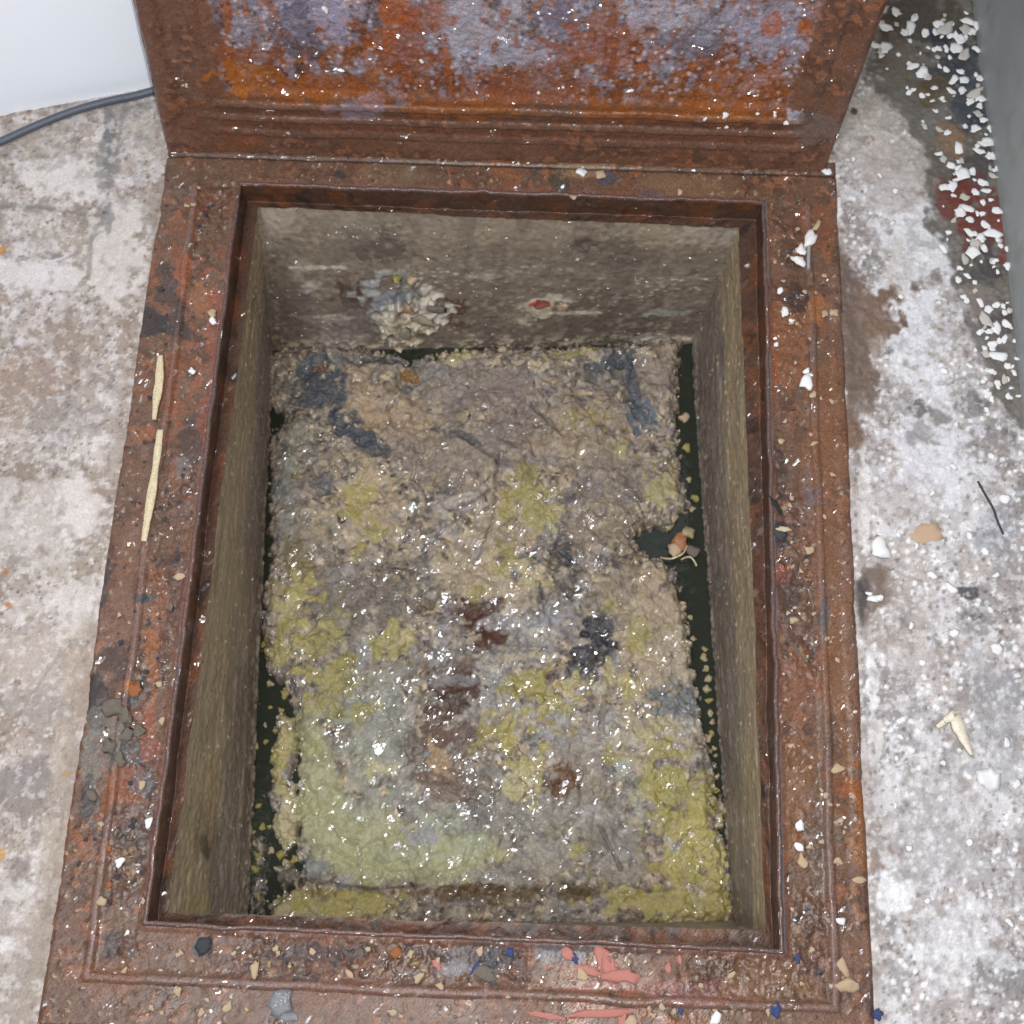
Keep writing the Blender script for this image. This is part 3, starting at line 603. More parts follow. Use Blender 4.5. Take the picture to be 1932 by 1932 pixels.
        if i == 0:
            cl = ss(1.2, .6, np.hypot((u-772)/62, (v-590)/52)+P.n1*.3); kf, _, kd = worley(s+a3*.002, t+a3*.002, .007, 299); h += cl*(np.sqrt(np.clip(1-(kf/.8)**2, 0, 1))*.0022*kd+a3*.0012+.001); mix(c, cl*ss(.5, .2, kf)*(kd > .6)*.6, 'b5af9c'); mix(c, cl*(kd < .25)*.6, '5b564e')
        if i in (1, 3):
            # tan strip near the top, grey slime below, streaks along the wall
            lw = fbm(s*.25, t, .03, 240+i, 4); tm = .085 if i == 1 else .10
            mix(c, ss(tm+.02, tm-.02, t+lw*.02)*.8, '766b56' if i == 3 else '7e7258')
            mix(c, ss(tm+.03, tm-.03, t+lw*.03)*ss(.1, .6, fbm(s*.12, t, .010, 250+i, 4))*.5, '8f8264')
            mix(c, ss(tm, tm+.03, t+lw*.02)*.65, '59524c')
            mix(c, ss(.15, .7, fbm(s*.2, t, .012, 260+i, 4))*.4, '837a6a')
            mix(c, ss(.45, .75, fbm(s*.5, t, .02, 270+i, 4))*.35, '4b4236')
            h += fbm(s*.2, t, .012, 260+i, 4)*.0008
            f1, f2, k = worley(s, t, .009, 280+i)
            mix(c, ss(.28, .1, f1)*(k > .95)*.7, 'a89b80'); mix(c, ss(.25, .1, f1)*(k < .06)*.7, '2a2420'); h += ss(.28, .1, f1)*(k > .95)*.0012
            ld = np.abs(t-.245+lw*.002); mix(c, np.exp(-(ld/.004)**2)*.6, '23211d')
        if i == 3:
            for b in [(395, 1560, 30, 60, '4e4236', .5), (375, 1720, 26, 40, '7e7350', .6), (430, 1600, 20, 150, '6b6860', .5), (400, 1500, 20, 60, '7a6c50', .5), (388, 1600, 8, 22, '2e2a24', .7)]: P.blob(*b[:4], b[4], b[5])
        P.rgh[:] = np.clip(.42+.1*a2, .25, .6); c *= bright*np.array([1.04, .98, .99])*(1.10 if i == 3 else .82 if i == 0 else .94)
        V = V+nrm_[None]*(h+P.h)[:, None]*(-1)
        # make sure positive relief points into the tank
        ctr = np.array([-.04, .37, V[:, 2].mean()])
        if np.dot(nrm_, ctr-(a+b2)/2) > 0: V = V+nrm_[None]*2*(h+P.h)[:, None]
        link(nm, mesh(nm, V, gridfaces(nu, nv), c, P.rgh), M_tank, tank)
make_walls()
ww = [down(k, ZW) for k in range(4)]
cx4 = sum(ww)/4; ww = [cx4+(p-cx4)*1.02 for p in ww]
bt = np.array([[p[0], p[1], -.40] for p in ww]); tp = np.array([[p[0], p[1], -.292] for p in ww])
link('tank_bottom', mesh('tank_bottom', np.concatenate([bt, tp]), [[0, 1, 2, 3]]+[[k, (k+1) % 4, (k+1) % 4+4, k+4] for k in range(4)], np.tile(lin('3a3832'), (8, 1)), np.full(8, .5), False), M_tank, tank)
me = mesh('water', np.array(ww), [[3, 2, 1, 0]]); tag(link('water', me, M_water), kind='structure')

# ================================================================== GREASE LAYER
MAIN = [(530, 690), (560, 672), (620, 672), (690, 668), (740, 682), (775, 700), (800, 684), (860, 672), (1000, 668), (1150, 664), (1272, 652), (1277, 740), (1276, 830), (1282, 905),
        (1296, 950), (1262, 990), (1215, 992), (1188, 1018), (1215, 1048), (1262, 1064), (1280, 1105), (1296, 1180), (1308, 1270), (1322, 1360), (1342, 1440), (1352, 1540), (1372, 1640), (1380, 1736),
        (1200, 1750), (900, 1752), (600, 1750), (505, 1748), (512, 1715), (535, 1690), (572, 1672), (566, 1600), (566, 1500), (570, 1420), (562, 1345), (556, 1290), (522, 1262), (512, 1190), (518, 1130),
        (528, 1060), (526, 960), (524, 860), (528, 815), (562, 790), (528, 755)]
ISL = [[(530, 1350), (556, 1360), (560, 1420), (548, 1470), (562, 1520), (560, 1580), (540, 1604), (522, 1570), (512, 1490), (520, 1420)],
       [(1355, 1520), (1362, 1500), (1366, 1560), (1352, 1570)]]
MAIN = [(a-14*(a < 575 and 660 < b < 1320), b) for a, b in MAIN]
def make_grease():
    xs = np.arange(min(B4[3][0], B4[0][0])-.01, max(B4[2][0], B4[1][0])+.012, .00092); ys = np.arange(B4[3][1]-.012, B4[0][1]+.03, .00092)
    X, Y = np.meshgrid(xs, ys); x = X.ravel(); y = Y.ravel(); z0 = ZW+.006
    u, v = PX(x, y, np.full(len(x), z0))
    sd = polysd(u, v, MAIN)
    ISL2 = [[(505, 1200), (520, 1190), (522, 1260), (508, 1270)], [(1350, 1600), (1366, 1590), (1376, 1690), (1360, 1700)], [(476, 1660), (492, 1650), (500, 1700), (484, 1720)], [(520, 1640), (560, 1632), (566, 1668), (530, 1672)], [(484, 1590), (496, 1580), (498, 1620), (486, 1625)]]
    for q in ISL+ISL2: sd = np.maximum(sd, polysd(u, v, q))
    fe, _, ie = worley(x, y, .011, 301); fe2, _, _2 = worley(x, y, .005, 305)
    sd = sd+(.55-fe)*16+(.5-fe2)*7+fbm(x, y, .05, 303, 3)*4+5
    sd = np.where(v < 760, sd+ss(760, 690, v)*8, sd)
    P = Paint(x, y, u, v, '8a7e6e'); c = P.col
    a1 = fbm(x, y, .11, 311, 4); a2 = fbm(x, y, .035, 321, 4); a3 = fbm(x, y, .011, 331, 3)
    wx = x+fbm(x, y, .016, 337, 4)*.0050; wy = y+fbm(x, y, .016, 341, 4)*.0050
    f1, f2, i1 = worley(wx, wy, .016, 351); g1, g2, i2 = worley(wx, wy, .0085, 361); k1, k2, i3 = worley(wx, wy, .0048, 371)
    # colours of the crumbs
    mix(c, ss(-.1, .6, a1)*.5, '7b7268'); mix(c, ss(.1, .6, a2)*.5, '9a8a74')
    def cell(idv, f, lo, hi, col, k): mix(c, ((idv > lo) & (idv < hi))*ss(.62, .35, f)*k, col)
    cell(i1, f1, .0, .15, 'a8967c', .8); cell(i1, f1, .3, .42, '66605a', .8); cell(i1, f1, .6, .68, '74604c', .75); cell(i1, f1, .8, .9, '96897a', .7)
    cell(i2, g1, .0, .14, 'b8a88a', .9); cell(i2, g1, .3, .45, '565049', .8); cell(i2, g1, .5, .57, 'a8a196', .85); cell(i2, g1, .8, .85, '8f8448', .6); cell(i2, g1, .9, .97, '6d5a4a', .7)
    cell(i3, k1, .0, .13, 'c4b698', .85); cell(i3, k1, .3, .42, '484340', .75); cell(i3, k1, .8, .85, '303032', .85); cell(i3, k1, .9, .92, '9a8c48', .6)
    mix(c, ss(.10, .0, f2-f1)*ss(-.2, .5, a2)*.55, '4c4640'); mix(c, ss(.3, .7, fbm(x, y, .012, 345, 4))*.45, '54504c'); mix(c, ss(.35, .75, fbm(x, y, .009, 347, 4))*.5, 'b5a78e')  # first mix darkens creases between lumps: crevice shade put into the colour
    mix(c, ss(.3, .7, fbm(x, y, .05, 349, 5))*.4, '6a6868')
    low = ss(1080, 1300, v)*ss(1700, 1640, v)
    mix(c, low*ss(.1, .5, fbm(x, y, .035, 611, 5)+.2*a3)*.5, 'a3a29c'); mix(c, ss(.3, .6, fbm(x, y, .02, 613, 5))*.4, '8d8b8a'); mix(c, ss(.35, .65, fbm(x, y, .028, 617, 5))*.45, '5c5651')
    smooth = np.zeros(len(x))
    def sm(u0, v0, ru, rv, k=1, rot=0):
        a = math.radians(rot); du = u-u0; dv = v-v0; q = np.hypot((du*math.cos(a)+dv*math.sin(a))/ru, (-du*math.sin(a)+dv*math.cos(a))/rv)
        np.maximum(smooth, ss(1.25, .75, q+P.n1*.3)*k, out=smooth)
    def B(lst, **kw):
        for b in lst: P.blob(*b[:4], b[4], b[5], rot=(b[6] if len(b) > 6 else 0), soft=.2, n1=.45, n2=.45, **kw)
    B([(690, 760, 90, 70, 'a08a6e', .55), (760, 800, 80, 40, 'a58b6c', .5), (880, 740, 110, 60, '857a70', .6), (960, 800, 80, 70, '7c7068', .6), (560, 850, 40, 60, '858270', .65), (640, 880, 80, 30, '807666', .6),
       (540, 950, 20, 100, '89908a', .5), (600, 1010, 50, 60, '7f7868', .6), (850, 870, 120, 60, '867a6c', .6), (1220, 730, 50, 70, '8a7c70', .6), (1120, 820, 90, 60, 'a08d74', .5), (1180, 900, 80, 50, '80766c', .55),
       (700, 980, 80, 90, 'a8977a', .75), (690, 920, 60, 30, 'ab9a7c', .7), (940, 1010, 60, 90, 'ab9a7e', .75), (900, 1080, 70, 60, 'ac9c7e', .7), (960, 1120, 70, 40, 'a99a80', .7), (870, 960, 60, 16, 'a8a092', .7, -20),
       (1130, 1000, 70, 50, '8a7c68', .5), (1180, 1120, 90, 60, '96856c', .55), (1230, 1200, 70, 110, 'a8987c', .6), (1240, 1400, 80, 60, 'a59a78', .55), (660, 1120, 100, 60, '6f675c', .7), (750, 1160, 80, 60, '6b6258', .7),
       (620, 1190, 60, 40, '7a745e', .6), (640, 1300, 70, 90, '898a72', .6), (700, 1370, 90, 80, '8c8e80', .65), (720, 1300, 60, 50, '87897c', .5), (840, 1560, 90, 70, '84847a', .6), (1030, 1560, 90, 90, '807c70', .6),
       (980, 1640, 80, 40, '827c6e', .6), (1120, 1500, 60, 60, '7c766a', .5), (1160, 1620, 70, 60, '767064', .65), (1230, 1480, 60, 40, '8a8474', .5), (800, 1440, 90, 30, '85867a', .5), (680, 1450, 60, 40, '8a8d7c', .6)])
    # blue-black patches
    B([(610, 745, 46, 42, '3d4650', .85, 20), (655, 810, 46, 26, '323c48', .8, 30), (590, 700, 30, 20, '4a545c', .7), (560, 740, 20, 24, '616258', .5), (700, 845, 34, 14, '3d454c', .75, 25), (660, 690, 40, 10, '454d52', .6),
       (735, 690, 40, 8, '3c4448', .8), (870, 830, 50, 10, '464b4a', .65, 20), (1190, 740, 14, 60, '404a54', .8, -8), (1150, 690, 60, 9, '424a50', .75, -20), (1110, 715, 30, 12, '4a4a48', .6), (1215, 790, 40, 22, '56646e', .8, 20),
       (1130, 810, 50, 8, '4a4e50', .65, 30), (1160, 700, 10, 26, '3e464c', .6), (615, 925, 20, 24, '50545a', .7), (648, 985, 9, 12, '14181c', .95), (1050, 1050, 20, 40, '4a443e', .75, 20), (1075, 1090, 10, 40, '3c4246', .8, -15),
       (1080, 1120, 34, 18, '44423e', .6, 20), (1125, 1190, 30, 26, '2e3038', .9), (1110, 1235, 44, 34, '262629', .92), (1090, 1275, 40, 14, '3c3e44', .7), (1020, 1130, 8, 20, '3a3c40', .7), (1270, 1330, 40, 26, '5c666a', .75, 10),
       (1010, 1060, 12, 20, '413c38', .7), (1190, 1480, 22, 10, '565c62', .6), (1160, 1450, 20, 16, '5c5c60', .7), (900, 1540, 14, 30, '4a4a48', .4)], h=-.0022)
    # brown soft patches
    B([(800, 1140, 26, 26, '5c4a36', .75), (900, 1170, 40, 36, '4a2c20', .97), (925, 1215, 36, 30, '4c2e1f', .95), (870, 1300, 60, 32, '4a3426', .95), (880, 1260, 24, 20, '584036', .7), (820, 1380, 26, 50, '5e4534', .85),
       (790, 1420, 26, 40, '5c4838', .6), (850, 1340, 50, 20, '4a3327', .9), (880, 1390, 34, 30, '5a4438', .75), (1060, 1470, 24, 34, '5f4024', .85), (1030, 1480, 26, 10, '553a24', .7), (845, 1470, 40, 44, '6a5240', .7),
       (770, 715, 20, 12, '7c5a2a', .85), (610, 700, 14, 6, '6a4418', .8), (880, 1680, 60, 10, '6a4a30', .8), (900, 1690, 200, 14, '5c4a2e', .75), (1100, 1682, 160, 16, '584a30', .75), (660, 1695, 120, 16, '6a6428', .7),
       (1310, 1650, 60, 22, '5c5030', .6), (560, 1080, 30, 50, '6f6138', .6), (820, 985, 12, 12, '6f5028', .3), (980, 1590, 16, 12, '4f4238', .5)], h=-.001)
    # yellow fat
    yel = [(690, 950, 44, 30), (700, 1010, 30, 44), (680, 1050, 26, 14), (985, 905, 20, 15), (1010, 960, 40, 30, 30), (1040, 975, 14, 34), (960, 970, 14, 40), (1000, 1085, 34, 26), (950, 1060, 22, 30), (1170, 845, 17, 15),
           (1110, 800, 30, 16), (1245, 930, 22, 44), (855, 678, 26, 12), (885, 672, 14, 9), (1085, 675, 26, 8), (745, 1215, 34, 26), (770, 1195, 14, 18), (600, 1230, 50, 60), (620, 1290, 60, 50), (560, 1120, 34, 30), (545, 1160, 28, 30),
           (570, 1190, 40, 30), (540, 1240, 20, 40), (545, 1390, 18, 50), (545, 1540, 24, 60), (530, 1450, 16, 40), (1010, 1300, 60, 36), (1020, 1330, 46, 44), (990, 1350, 40, 20), (1065, 1300, 22, 22), (940, 1390, 40, 34), (960, 1400, 22, 40),
           (1000, 1460, 26, 40), (985, 1480, 34, 20), (1030, 1300, 40, 20), (1145, 1280, 12, 26), (1200, 1210, 14, 26), (715, 1450, 22, 14), (1240, 1480, 50, 34), (1290, 1500, 50, 44), (1330, 1520, 18, 60), (1270, 1560, 46, 36), (1320, 1600, 40, 60),
           (1290, 1640, 40, 40), (1340, 1660, 30, 60), (1260, 1700, 110, 24), (600, 1715, 100, 30), (700, 1700, 100, 18), (1300, 1720, 70, 16), (1250, 1420, 40, 26), (1030, 1410, 10, 10), (950, 1615, 24, 10), (1090, 1600, 14, 14),
           (1190, 1290, 12, 20), (1000, 1240, 14, 8), (1150, 1150, 14, 12), (900, 1130, 12, 14), (1215, 1390, 18, 20), (820, 1610, 50, 20), (1160, 1430, 20, 12)]
    for b in yel: P.blob(*b[:4], ('a3985e', 'aea47a', '958b52', 'a39a6c')[int(b[0]+b[1]) % 4], .78, rot=(b[4] if len(b) > 4 else 0), h=.0008, n1=.5, n2=.8, soft=.34)
    # pale green smooth sheet lower left
    gr = [(610, 1480, 38, 120, -8), (620, 1570, 46, 80, -20), (680, 1620, 90, 46, 22), (760, 1640, 110, 28, 6), (850, 1610, 90, 38, 0), (740, 1580, 80, 40, 10)]
    for b in gr:
        P.blob(*b[:4], '96956e', .86, rot=b[4], h=.001, soft=.3, n1=.3, n2=.12); sm(*b[:4], .85, b[4])
    B([(820, 1560, 50, 26, '9ea388', .6), (780, 1610, 60, 20, '989c82', .5), (880, 1600, 34, 20, '9ba086', .6), (600, 1450, 14, 60, '95965f', .5), (790, 1580, 34, 22, '8a868a', .75), (700, 1530, 40, 20, '8f937c', .5), (600, 1640, 24, 16, '8f9490', .6)])
    # grey-white greasy film
    B([(850, 1215, 34, 44, '7c7a7a', .4, 20), (960, 1180, 60, 12, '9c9a94', .6), (1040, 1170, 40, 16, '90949a', .5), (860, 1290, 60, 10, '9a9a9c', .4), (1140, 1360, 26, 26, '8c8884', .5), (1080, 1430, 34, 20, '918678', .6),
       (1170, 1460, 12, 26, 'a2a596', .7, 20), (1200, 1510, 10, 50, '98998a', .6, -8), (830, 1440, 16, 30, 'a38a68', .8, -30), (1350, 1500, 8, 8, 'b0a070', .8), (970, 1245, 60, 10, 'a39880', .8), (1140, 1050, 30, 10, 'a89a86', .7, 30), (1130, 1100, 26, 8, 'ac9a7e', .8)])
    sm(900, 1180, 50, 40, .7); sm(860, 1290, 60, 30, .6); sm(1110, 1230, 50, 60, .5); sm(1215, 1620, 60, 40, .8); sm(960, 760, 90, 60, .35); sm(1080, 1560, 60, 30, .3); sm(640, 780, 50, 50, .3); sm(900, 1690, 400, 16, .4)
    sm(870, 1310, 60, 34, .8); sm(840, 1400, 40, 50, .6); sm(910, 1190, 46, 46, .85); sm(800, 1140, 26, 26, .6)
    np.maximum(smooth, ss(.0, .35, fbm(x, y, .06, 521, 4))*.75, out=smooth)
    rim = (1-smooth*.9)
    dome = lambda f: np.sqrt(np.clip(1-(f/.75)**2, 0, 1))
    h = .016+a1*.004+a2*.0040+dome(f1)*.0018*i1*(1-rim)+np.abs(fbm(x, y, .03, 601, 4))*-.004+np.abs(fbm(x, y, .013, 603, 3))*-.0016*rim+rim*(-ss(.12, .0, f2-f1)*.0008+dome(f1)*.0034*(.2+i1)+dome(g1)*.0013*(.1+i2*i2*1.6)+dome(k1)*.0005*(.1+i3*i3*1.4)+a3*.0008)
    gy = ss(1690, 1672, v)*.003; h += gy; h += P.h
    # long cracks
    for pts in [[(1000, 770), (1030, 800), (1060, 830)], [(850, 820), (900, 850), (940, 880)], [(940, 870), (935, 920), (930, 990), (900, 1060)], [(1170, 700), (1178, 760), (1200, 800)], [(1050, 1040), (1030, 1080), (1080, 1140)],
                [(850, 970), (900, 950), (925, 930)], [(1170, 1640), (1150, 1600), (1130, 1560)], [(580, 1660), (700, 1680), (800, 1672)]]:
        P.line(pts, 4, '453f3a', .6)
        h -= np.exp(-(linesd(u, v, pts)/4)**2)*.0015
    h = np.maximum(h, .0075+a3*.0015+a2*.001); e = ss(-3, 9, sd); h = -.012*(1-e)+h*(.5+.5*ss(0, 26, sd))*e
    cr = ss(.22, .03, np.abs(fbm(x, y, .03, 601, 4)))*ss(-.1, .4, fbm(x, y, .08, 607, 3)); mix(c, cr*.4, '4b453f')
    c *= np.array([.89, .87, .89])
    P.rgh[:] = np.clip(.48+.07*a2+.10*(1-smooth)*ss(.3, .9, i2), .25, .6)
    P.wet[:] = .30+.70*ss(1.5, .5, np.hypot((u-900)/350, (v-1310)/330))
    keep = (sd > -10).reshape(X.shape); kf = keep[:-1, :-1] | keep[1:, 1:] | keep[1:, :-1] | keep[:-1, 1:]
    Fc = gridfaces(len(xs), len(ys), kf); ix, Fc = compact(Fc)
    me = mesh('grease_layer', np.stack([x, y, ZW+h], 1)[ix], Fc, c[ix], P.rgh[ix], wet=np.clip(P.wet[ix], 0, 1))
    tag(link('grease_layer', me, M_grease), 'lumpy grey, cream and yellow layer of congealed grease filling the tank', 'grease')
make_grease()

# ================================================================== small things
def crumb_mesh(seed, flat=.7, rough=.3, sub=2, name='crumb'):
    import bmesh
    bm = bmesh.new(); bmesh.ops.create_icosphere(bm, subdivisions=sub, radius=1)
    rs = np.random.RandomState(seed); ax = rs.uniform(.75, 1.25, 3); ph = rs.uniform(0, 6, 9)
    for vt in bm.verts:
        p = vt.co.copy(); n = 1+rough*(math.sin(p.x*2.3+ph[0])*math.cos(p.y*2.9+ph[1])+.6*math.sin(p.z*4.1+ph[2]+p.x*3.3)+.4*math.sin(p.y*6.1+ph[3]))
        vt.co = Vector((p.x*n*ax[0], p.y*n*ax[1], p.z*n*flat))
    me = bpy.data.meshes.new(name); bm.to_mesh(me); bm.free()
    for p in me.polygons: p.use_smooth = True
    return me
def flake_mesh(seed, name='flake', curl=.22, thick=.09, n=11, ax=1.):
    """irregular chip: ragged outline, real thickness, slightly curled"""
    rs = np.random.RandomState(seed); a = np.sort(rs.uniform(0, 2*math.pi, n)+np.linspace(0, .01, n)); a = np.linspace(0, 2*math.pi, n, endpoint=False)+rs.uniform(-.22, .22, n)
    r = rs.uniform(.55, 1.1, n); V = []; Fc = []
    rings = [0, .55, 1.]
    def zz(x, y): return curl*(x*x*rs0[0]+y*y*rs0[1]+x*y*rs0[2])+.05*math.sin(5*x+seed)+.05*math.cos(6*y)
    rs0 = rs.uniform(-1, 1, 3)
    for top in (1, 0):
        V.append((0, 0, zz(0, 0)+top*thick))
        for q in rings[1:]:
            for k in range(n):
                x = math.cos(a[k])*r[k]*q*ax; y = math.sin(a[k])*r[k]*q/ax
                V.append((x*(1 if top else .93), y*(1 if top else .93), zz(x, y)+top*thick*(1 if q < 1 else .75)))
    m_ = 1+2*n; F2 = []
    for o, fl in ((0, 0), (m_, 1)):
        for k in range(n):
            k2 = (k+1) % n
            t = [(o, o+1+k, o+1+k2)]; t += [(o+1+k, o+1+n+k, o+1+n+k2), (o+1+k, o+1+n+k2, o+1+k2)]
            F2 += [x[::-1] if fl else x for x in t]
    for k in range(n):
        k2 = (k+1) % n; F2 += [(1+n+k, m_+1+n+k, m_+1+n+k2), (1+n+k, m_+1+n+k2, 1+n+k2)]
    return mesh(name, V, F2, smooth=False)
PXM = .000545      # metres per photo unit at floor level
CR = [crumb_mesh(s) for s in range(8)]
FL = [flake_mesh(s, n=9+s % 5, ax=(1, 1.15, .9, 1.3)[s % 4]) for s in range(12)]
protos = {}
def put(name, kind, idx, mat, u, v, r, z, label, cat, group=None, rot=None, ell=1., tilt=.15, flat=1.):
    """first of a kind is a new object, the rest are object copies sharing its mesh"""
    lib = CR if kind == 'c' else FL; key = (name, kind, idx % len(lib), mat.name)
    p = U(u, v, z)
    if key not in protos:
        me = lib[idx % len(lib)].copy(); me.name = name; me.materials.clear(); me.materials.append(mat); o = bpy.data.objects.new(name, me); protos[key] = o
    else: o = protos[key].copy()
    sc.collection.objects.link(o); o.parent = None
    R = r*PXM*(1 if z > -.1 else 1.21)
    o.location = p; o.scale = (R*ell, R/ell, R*flat)
    o.rotation_euler = (random.uniform(-tilt, tilt), random.uniform(-tilt, tilt), random.uniform(0, 6.28) if rot is None else math.radians(rot))
    for k in ('group', 'kind'):
        if k in o: del o[k]
    return tag(o, label, cat, group)

# white flakes on the gutter strip ------------------------------------------------
G1 = 'white paint flakes scattered along the gutter strip'
key = [(1665, 18, 14), (1690, 22, 12), (1657, 45, 12), (1672, 52, 13), (1650, 85, 12), (1670, 90, 13), (1662, 98, 10), (1725, 35, 13), (1718, 52, 15), (1706, 60, 9), (1745, 62, 12), (1770, 45, 14), (1785, 52, 16),
       (1765, 60, 10), (1796, 66, 12), (1808, 72, 12), (1826, 40, 13), (1832, 60, 12), (1822, 55, 12), (1844, 48, 14), (1850, 30, 9), (1860, 50, 10), (1770, 92, 11), (1805, 92, 13), (1820, 102, 15), (1792, 108, 7),
       (1843, 92, 8), (1858, 78, 6), (1722, 125, 12), (1740, 138, 12), (1750, 146, 9), (1812, 135, 12), (1800, 150, 12), (1818, 152, 13), (1786, 132, 8), (1848, 148, 9), (1840, 175, 14), (1850, 185, 13), (1832, 192, 12), (1815, 172, 9),
       (1795, 172, 8), (1778, 185, 6), (1846, 215, 10), (1856, 226, 8), (1790, 222, 7), (1820, 238, 8), (1840, 242, 9), (1872, 244, 9), (1774, 245, 9), (1788, 250, 7), (1808, 278, 15), (1860, 270, 13), (1848, 285, 12), (1870, 295, 12), (1780, 300, 10),
       (1795, 312, 13), (1772, 290, 8), (1815, 330, 12), (1835, 325, 11), (1885, 318, 10), (1875, 332, 9), (1798, 350, 13), (1785, 352, 12), (1855, 345, 10), (1862, 360, 12), (1840, 362, 8), (1820, 372, 9), (1855, 382, 9),
       (1822, 392, 13), (1810, 400, 11), (1880, 398, 12), (1830, 415, 8), (1800, 415, 6), (1790, 438, 8), (1828, 438, 12), (1860, 425, 12), (1872, 440, 13), (1850, 450, 12), (1840, 460, 14), (1882, 452, 8), (1780, 468, 9), (1835, 478, 13),
       (1858, 470, 8), (1900, 470, 8), (1820, 488, 10), (1902, 500, 10), (1812, 505, 7), (1878, 492, 7), (1825, 520, 9), (1808, 528, 8), (1840, 548, 6), (1818, 560, 9), (1850, 570, 10), (1865, 585, 9), (1880, 575, 10), (1895, 590, 8),
       (1862, 605, 12), (1880, 618, 14), (1850, 625, 8), (1900, 612, 10), (1895, 640, 11), (1872, 650, 12), (1860, 668, 9), (1840, 660, 6), (1885, 672, 12), (1902, 690, 8), (1870, 700, 8), (1855, 720, 7), (1895, 715, 10)]
def flab(u, v, r):
    size = 'large' if r > 13 else ('medium' if r > 7.5 else 'tiny')
    if v < 160: w = 'at the top of the gutter strip' + (' near the lid' if u < 1760 else ' near the grey board')
    elif v < 330: w = 'on the slate-dark part of the gutter strip below its top'
    elif v < 480: w = 'on or beside the red-brown patch of the gutter strip'
    elif v < 580: w = 'just below the red-brown patch of the gutter strip'
    else: w = 'in the lowest cluster of the gutter strip'
    return f'{size} white paint flake {w}'
for n_, (uu, vv, rr) in enumerate(key):
    R_ = rr*random.uniform(.8, 1.35); put('paint_flake', 'f', n_*5+3, M_flake if n_ % 6 else M_flake2, uu, vv, R_, .0012, flab(uu, vv, R_), 'paint flake', G1, flat=.6, tilt=.08)
for n_ in range(130):
    t = random.random(); vv = 20+t*760; lo = np.interp(vv, [0, 110, 230, 300, 520, 640, 800], [1650, 1650, 1730, 1760, 1795, 1845, 1850]); hi = np.interp(vv, [0, 230, 480, 745, 800], [1835, 1862, 1900, 1925, 1925])
    uu = lo+(hi-lo)*random.random()**.8
    R_ = random.uniform(3, 8); put('paint_flake', 'f', n_, M_flake if n_ % 5 else M_flake2, uu, vv, R_, .0008, flab(uu, vv, R_), 'paint flake', G1, flat=.6, tilt=.08)
# lime chips on the right-hand concrete
G2 = 'small white lime chips on the right-hand concrete'
for n_, (uu, vv, rr) in enumerate([(1648, 1130, 10), (1660, 1128, 8), (1640, 1120, 6), (1945, 900, 8), (1760, 1085, 9), (1800, 1195, 10), (1795, 1110, 12), (1880, 1225, 13), (1900, 1400, 9), (1868, 1150, 8), (1720, 1180, 7), (1895, 940, 12),
                                   (1830, 1010, 8), (1858, 1040, 9), (1880, 1085, 7), (1740, 1250, 7), (1700, 1390, 6), (1780, 1440, 6), (1690, 1520, 5), (1830, 1590, 7), (1870, 1690, 6), (1750, 1700, 6), (1905, 1740, 8), (1715, 1600, 6), (1920, 1480, 9),
                                   (1780, 700, 9), (1830, 690, 8), (1700, 560, 6), (1685, 420, 6), (1690, 360, 7), (1660, 330, 6), (1740, 180, 8), (1760, 190, 6), (1715, 175, 8), (1730, 1030, 6), (1695, 1010, 5), (1800, 880, 7), (1870, 860, 8), (1760, 930, 6)]):
    put('lime_chip', 'f', n_*3+1, M_flake, uu, vv, rr, .0006, ('larger' if rr > 9 else 'small')+' white lime chip on the right-hand concrete '+('above the tan chip, next to the gutter' if vv < 620 else 'above the twig' if vv < 900 else 'around the tan chip and twig' if vv < 1160 else 'between the tan chip and the peel' if vv < 1340 else 'around the bent peel' if vv < 1560 else 'below the bent peel'), 'chip', G2)
put('lime_chip', 'f', 4, M_flake, 1866, 1472, 24, .0006, 'large white angular chip on the concrete, below the cream peel', 'chip', rot=20)
put('lime_chip', 'c', 3, M_flake, 1660, 1035, 16, .002, 'white rounded crumb on the concrete close to the right edge of the frame', 'crumb', flat=.5)

